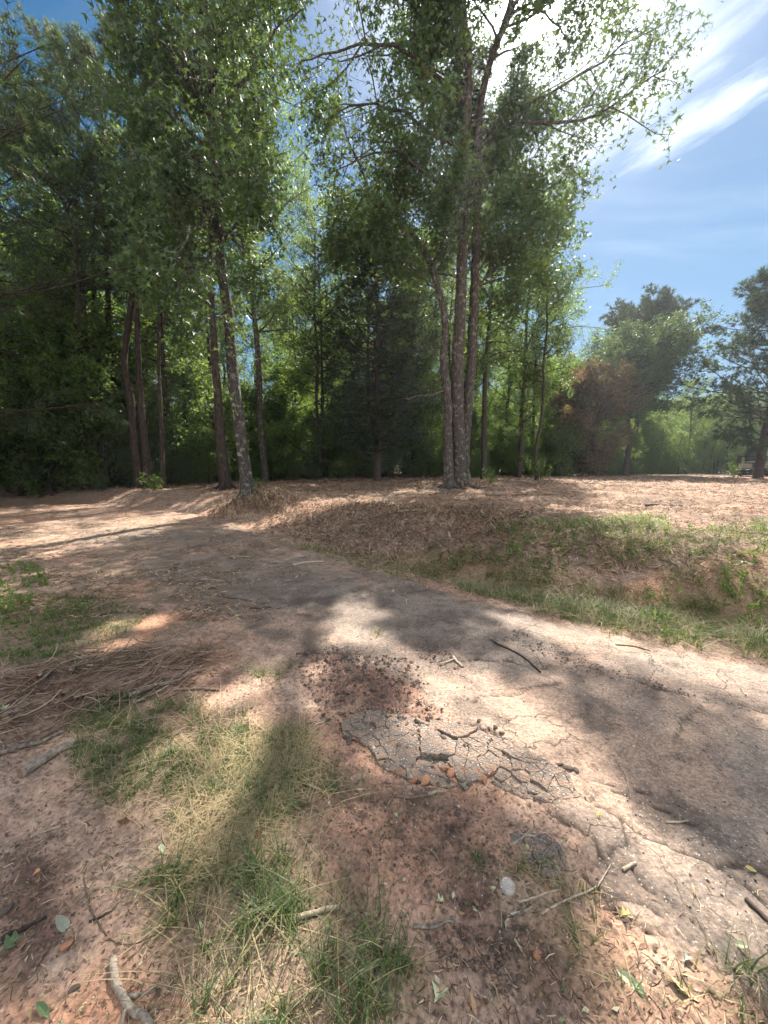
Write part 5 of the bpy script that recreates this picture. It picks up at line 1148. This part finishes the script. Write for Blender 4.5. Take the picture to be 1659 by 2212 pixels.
for u, v, s, col_, kd, lb in ((451, 1636, .07, 'green', 'star', 'green lobed leaf at the top of the near grass'), (485, 1678, .065, 'yellow', 'oval', 'yellowish curled leaf in the sunlit tan grass'), (555, 1841, .075, 'brown', 'oval', 'curled brown leaf on the dirt beside the tan grass'),
    (471, 1737, .05, 'pale', 'oval', 'pale leaf lying in the middle of the tan grass'), (350, 1846, .05, 'pale', 'oval', 'pale leaf at the left rim of the tan grass'), (135, 2003, .075, 'grey', 'oval', 'grey-green cupped leaf on the bare red dirt'), (18, 2042, .06, 'green', 'star', 'green leaf at the left edge of the dirt'),
    (95, 2184, .085, 'green', 'long', 'olive curled leaf at the bottom left corner'), (432, 2003, .04, 'pale', 'oval', 'small silver leaf above the grass clump'), (949, 2153, .065, 'pale', 'star', 'pale green torn leaf near the bottom centre'), (1359, 2116, .07, 'pale', 'oval', 'pale green leaf standing in the sunny verge'),
    (1378, 2132, .06, 'green', 'oval', 'green leaf touching the pale one in the sunny verge'), (1474, 2141, .10, 'tan', 'long', 'long tan dead leaf casting a shadow at the bottom right'), (1479, 2078, .04, 'grey', 'star', 'crumpled grey leaf above the long tan leaf'), (937, 1643, .055, 'green', 'star', 'dark green star leaf on top of the broken slab'),
    (922, 1627, .05, 'green', 'long', 'narrow green leaf on the broken slab'), (1061, 1926, .05, 'pale', 'oval', 'pale leaf just left of the plastic lid'), (1096, 2000, .045, 'grey', 'oval', 'grey leaf under the tan stalk'), (1599, 2058, .045, 'pale', 'oval', 'pale leaf tip above the right-hand grass'),
    (1494, 1938, .04, 'tan', 'long', 'tan leaf curled on the dusty road'), (1294, 1773, .035, 'yellow', 'oval', 'small yellow leaf on the road crack'), (157, 1433, .085, 'green', 'star', 'large green leaf in the brush pile'), (8, 1535, .06, 'pale', 'star', 'pale leaf at the left end of the brush pile'),
    (690, 1562, .075, 'white', 'long', 'white curled bark shard left of the broken slab'), (1350, 1988, .045, 'yellow', 'star', 'yellow-green leaf on the road edge with a long shadow'), (80, 1887, .04, 'orange', 'oval', 'small orange leaf on the dirt at the far left'), (60, 1850, .04, 'grey', 'long', 'grey leaf on the dirt above the orange one'),
    (270, 1775, .06, 'brown', 'star', 'brown leaf under the edge of the green grass'), (1005, 1950, .045, 'green', 'oval', 'small green leaf on dark soil left of the lid'), (950, 1955, .035, 'pale', 'star', 'tiny pale leaf on dark soil'), (615, 1790, .05, 'tan', 'oval', 'tan leaf right of the tan grass'),
    (1620, 1890, .045, 'yellow', 'oval', 'yellow leaf on the road by the right edge'), (1000, 1700, .05, 'grey', 'star', 'crumpled grey leaf below the clay lumps'), (295, 1932, .03, 'pale', 'oval', 'pale leaf on the dirt at the edge of the near grass'), (860, 1668, .03, 'brown', 'oval', 'brown leaf under the left lip of the slab'),
    (330, 1690, .05, 'brown', 'oval', 'dark leaf sunk in the green grass'), (1140, 1830, .03, 'yellow', 'oval', 'yellow chip of leaf beside the forked pale stick'), (1215, 2130, .03, 'green', 'oval', 'green leaf on shaded dirt near the bottom'), (735, 2140, .04, 'brown', 'oval', 'brown leaf in the bottom clump of grass'), (1020, 1600+580, .045, 'tan', 'oval', 'tan leaf on the dirt at the bottom edge')):
    me = leaf_mesh(kd, r); me.materials.clear(); me.materials.append(MT['lf_'+col_]); x, y = G(u, v); o = link('fallen_leaf' if col_ != 'white' else 'bark_shard', me); s *= .82; o.location = (x, y, z1(x, y)+.002); o.scale = (s, s, s); o.rotation_euler = (r.normal()*.3, r.normal()*.25, r.random()*6.28)
    tag(o, lb, 'leaf' if col_ != 'white' else 'bark')

# crumbled leaf litter between them
q = in_poly_pts(poly([(-40, 1450), (500, 1380), (760, 1560), (1100, 1640), (1320, 1950), (1690, 2140), (1690, 2330), (-60, 2330)]), 1500, r)
V_, F_, T_ = leaves(np.column_stack([q, Z(q[:, 0], q[:, 1])+.004]), .02, r, 'leaf', 0, .6); V_[:, 2] = np.repeat(Z(q[:, 0], q[:, 1])+.003, 4)+(V_[:, 2]-np.repeat(Z(q[:, 0], q[:, 1])+.004, 4))*.3+.002
MT['litter'] = tint_mat('leaf_crumbs', [(0, (.07, .045, .03)), (.4, (.20, .12, .07)), (.7, (.34, .24, .14)), (.85, (.16, .22, .08)), (1, (.5, .46, .32))], .7, .2)
tag(link('leaf_litter', mesh('leaf_litter', V_, F_, MT['litter'], False, {'tint': T_})), 'torn bits of dead and green leaf scattered over the near dirt', 'leaf litter', kind='stuff')

# ------------------------------------------------------------------ clear plastic lid
m, n = M('clear_plastic'); pb = n('ShaderNodeBsdfPrincipled', i={'Base Color': (.8, .8, .8, 1), 'Roughness': .18, 'Specular IOR Level': .6, 'Alpha': .3}); n('ShaderNodeOutputMaterial', i={'Surface': pb.outputs[0]}); MT['lid'] = m
x, y = G(1096, 1925); R_ = .025; prof = [(.02, .004), (.30, .004), (.32, .0065), (.36, .004), (.72, .0042), (.76, .010), (.80, .011), (.90, .011), (.92, .003), (1, .0), (1.03, .002), (1.0, .0045)]
S_ = 40; a = np.arange(S_)*2*math.pi/S_; V_ = np.concatenate([np.column_stack([np.cos(a)*p_[0]*R_, np.sin(a)*p_[0]*R_, np.full(S_, p_[1])]) for p_ in prof]); i = np.arange(S_); j = (i+1) % S_
F_ = np.concatenate([np.stack([i+k_*S_, j+k_*S_, j+(k_+1)*S_, i+(k_+1)*S_], 1) for k_ in range(len(prof)-1)])
lid = empty('plastic_lid', (x, y, z1(x, y)+.016), 'round clear plastic cup lid lying in the dirt beside a tan stalk', 'lid'); lid.rotation_euler = (math.radians(24), math.radians(-8), 0)
link('rim', mesh('rim', V_, [F_[S_*7:]], MT['lid'], True), lid)
link('disc', mesh('disc', V_, [F_[:S_*7], i[None, ::-1]], MT['lid'], True), lid)

# ------------------------------------------------------------------ forestry mulcher behind the right-hand pine
import bmesh
MT['mblack'] = plain_mat('black_steel', (.018, .018, .02), (.04, .038, .036), .45, 20, .2, .3); MT['mtan'] = plain_mat('dusty_tan_paint', (.42, .36, .28), (.30, .25, .19), .55, 8, .1); MT['msteel'] = plain_mat('worn_steel', (.5, .5, .48), (.32, .3, .28), .35, 20, .2, .8); MT['mglass'] = plain_mat('dark_glass', (.02, .025, .03), (.03, .035, .04), .3, 3, .0, 0, .6)
def bx(bm, c, s, rx=0, bev=.012):
    g = bmesh.ops.create_cube(bm, size=1.0); M_ = Matrix.Translation(c) @ Matrix.Rotation(rx, 4, 'X') @ Matrix.Diagonal((*s, 1)); bmesh.ops.transform(bm, matrix=M_, verts=g['verts'])
    if bev: bmesh.ops.bevel(bm, geom=list({e for v in g['verts'] for e in v.link_edges}), offset=min(bev, min(s)*.3), segments=2, affect='EDGES')
def cyl(bm, c, rad, L_, axis='X', seg=24):
    g = bmesh.ops.create_cone(bm, cap_ends=True, segments=seg, radius1=rad, radius2=rad, depth=L_); R4 = Matrix.Rotation(math.pi/2, 4, 'Y') if axis == 'X' else Matrix.Rotation(math.pi/2, 4, 'X') if axis == 'Y' else Matrix.Identity(4)
    bmesh.ops.transform(bm, matrix=Matrix.Translation(c) @ R4, verts=g['verts'])
mx_, my_ = float(P(1590, 1030, 25.2)[0])+1.9, 25.9
mul = empty('forestry_mulcher', (mx_, my_, float(Hs(mx_, my_))), 'black and tan tracked machine with a drum mulcher head, half hidden behind the right-hand pine', 'mulching machine'); mul.rotation_euler = (0, 0, -math.radians(41)); mul.scale = (.95, .95, .95)
def part(nm, fn, mat, parent=mul):
    bm = bmesh.new(); fn(bm); me = bpy.data.meshes.new(nm); bm.to_mesh(me); bm.free(); me.materials.append(MT[mat]); return link(nm, me, parent)
def f(bm): bx(bm, (0, .35, .62), (2.1, .10, .16)); bx(bm, (0, .55, .42), (2.1, .5, .08), .5); bx(bm, (0, .2, .60), (2.12, .35, .05))
head = part('mulcher_head', f, 'mblack')
for sx in (-1, 1):
    part('side_plate', lambda bm: (bx(bm, (sx*1.08, .15, .34), (.06, .8, .60)), bx(bm, (sx*1.08, -.22, .22), (.09, .25, .30), .4)), 'mblack')
dr = part('drum', lambda bm: cyl(bm, (0, .05, .30), .19, 2.0), 'mblack')
tb = bmesh.new(); bx(tb, (0, 0, 0), (.05, .07, .06), 0, .008); tm = bpy.data.meshes.new('tooth'); tb.to_mesh(tm); tb.free(); tm.materials.append(MT['msteel'])
for k_ in range(40):
    a = k_*.85; o = link('tooth', tm, dr, (-.95+k_*.0487, .05+.215*math.cos(a), .30+.215*math.sin(a))); o.rotation_euler = (a, 0, 0)
part('front_lip', lambda bm: bx(bm, (0, -.12, .62), (2.06, .06, .035), 0, .006), 'msteel')
part('lower_push_rail', lambda bm: bx(bm, (.15, -.05, 1.04), (1.8, .04, .035), 0, .006), 'msteel')
part('push_bar', lambda bm: (bx(bm, (0, .1, 1.42), (2.1, .07, .05)), bx(bm, (-.98, .1, 1.18), (.14, .08, .45)), bx(bm, (.98, .1, 1.18), (.14, .08, .45)), bx(bm, (-.98, .2, .84), (.08, .06, .4)), bx(bm, (.98, .2, .84), (.08, .06, .4))), 'mblack')
for sx in (-1, 1):
    part('housing_panel', lambda bm: (bx(bm, (sx*.55, .16, .80), (.72, .14, .26), -.25)), 'mtan')
part('hydraulic_box', lambda bm: (bx(bm, (0, .35, .85), (.3, .35, .4)), cyl(bm, (0, .3, 1.05), .05, .8)), 'mblack')
for sx in (-1, 1):
    tk = part('track', lambda bm: (bx(bm, (sx*.72, 1.9, .32), (.36, 2.2, .60), 0, .2)), 'mblack')
    lug = bmesh.new(); bx(lug, (0, 0, 0), (.38, .05, .04), 0, .006); lm_ = bpy.data.meshes.new('track_lug'); lug.to_mesh(lm_); lug.free(); lm_.materials.append(MT['mblack'])
    for k_ in range(12): link('track_lug', lm_, tk, (sx*.72, .95+k_*.17, .64))
    part('lift_arm', lambda bm: (bx(bm, (sx*.86, 1.5, 1.25), (.14, 2.2, .2), -.12), bx(bm, (sx*.86, .55, .95), (.13, .16, .75), .3)), 'mblack')
part('body', lambda bm: (bx(bm, (0, 2.3, 1.05), (1.15, 1.9, .8), 0, .06), bx(bm, (0, 3.0, 1.45), (1.15, .8, .45), 0, .06)), 'mblack')
cab = part('cab', lambda bm: [bx(bm, (sx*.48, y_, 1.65), (.08, .08, 1.0)) for sx in (-1, 1) for y_ in (1.25, 2.4)] + [bx(bm, (0, 1.85, 2.17), (1.1, 1.35, .10))], 'mblack')
part('windscreen', lambda bm: bx(bm, (0, 1.27, 1.65), (.86, .03, .85), 0, .004), 'mglass', cab)
for sx in (-1, 1): part('work_light', lambda bm: bx(bm, (sx*.38, 1.14, 2.1), (.16, .08, .10)), 'msteel', cab)
# leafy sprig in front of the mulcher and the small sapling in the dark gully
def sprig(u, v, D_, h, nl, size, label, rad=.3):
    x = float(P(u, v, D_)[0]); z = float(Hs(x, D_)); st = grow(np.tile([[0, 0, -.02]], (7, 1)), np.column_stack([r.normal(size=(7, 2))*.35, np.ones(7)]), np.full(7, h)*(.6+.5*r.random(7)), 6, .1, 0, r)
    root = empty('sprig', (x, D_, z), label, 'sapling'); link('stem', mesh('stem', *tubes(st, np.linspace(.010, .003, 6)[None]*np.ones((7, 1)), 4), MT['bark_grey'], True), root)
    V_, F_, T_ = leaves(sample_pts(st, nl, r, .25, .09), size, r, 'star'); tag(link('crown', mesh('crown', V_, F_, MT['weed'], False, {'tint': T_}), root), kind='stuff')
sprig(330, 1030, 15.4, .75, 22, .12, 'small pale-leaved sapling catching sun in the dark gully left of the pines')
sprig(1168, 1030, 20.8, 1.6, 40, .12, 'leafy sprout at the foot of the thin leaning tree')
sprig(1585, 1022, 24.9, 1.0, 30, .10, 'slim leafy sapling beside the left end of the mulcher')
sprig(1062, 1012, 16.9, .9, 22, .1, 'low sprig at the foot of the dark oak trunk')
sprig(556, 1070, 12.5, .5, 10, .09, 'tiny sprig right of the leaning sweetgum foot')
# fallen trunks leaning in the wood
def log3(a, b_, rad, label, mat='bark_dark'):
    A = wobble([a, (np.array(a)+b_)/2+[0, 0, -.1], b_], 12, .04, r); root = empty('fallen_tree', tuple(A[0]), label, 'log'); me = mesh('shaft', *tubes(A[None], np.linspace(rad, rad*.4, 12)[None], 8, .08), MT[mat], True); me.transform(Matrix.Translation(tuple(-A[0]))); link('shaft', me, root)
log3(tuple(P(735, 1033, 24)), tuple(P(600, 930, 23)), .09, 'dead trunk leaning diagonally in the wood left of the central conifer')
log3(tuple(P(790, 1015, 24.5)), tuple(P(735, 990, 24.2)), .06, 'short broken pale stem leaning by the central conifer', 'bark_grey')
for a in (([(700, 1042), (735, 1038), (790, 1040)], .04, 'st_grey', 'fallen grey limb lying at the wood edge left of the central conifer', 'branch', .5, .05, 3), ([(1050, 1075), (1100, 1070), (1140, 1072)], .03, 'st_brown', 'broken brown limb on the clearing right of the three-stemmed sweetgum', 'branch', .5, .03, 2),
          ([(1395, 1098), (1430, 1092), (1475, 1094)], .03, 'st_dark', 'dark piece of wood half buried in the straw of the clearing', 'branch', .7, .02, 1), ([(620, 1066), (655, 1060), (690, 1064)], .03, 'st_grey', 'grey broken stick on the clearing right of the leaning sweetgum', 'stick', .6, .03, 2),
          ([(1060, 1175), (1068, 1160), (1070, 1150)], .012, 'st_pale', 'pale stub poking out of the ditch bank', 'stick', .7, .25, 0), ([(860, 1110), (890, 1106), (915, 1108)], .022, 'st_pale', 'pale splintered wood on the bank below the three-stemmed sweetgum', 'stick', .6, .02, 2)):
    nm = a[4]; stick(a[0], a[1], a[2], a[3], nm, a[5], a[6], a[7], cat=nm)
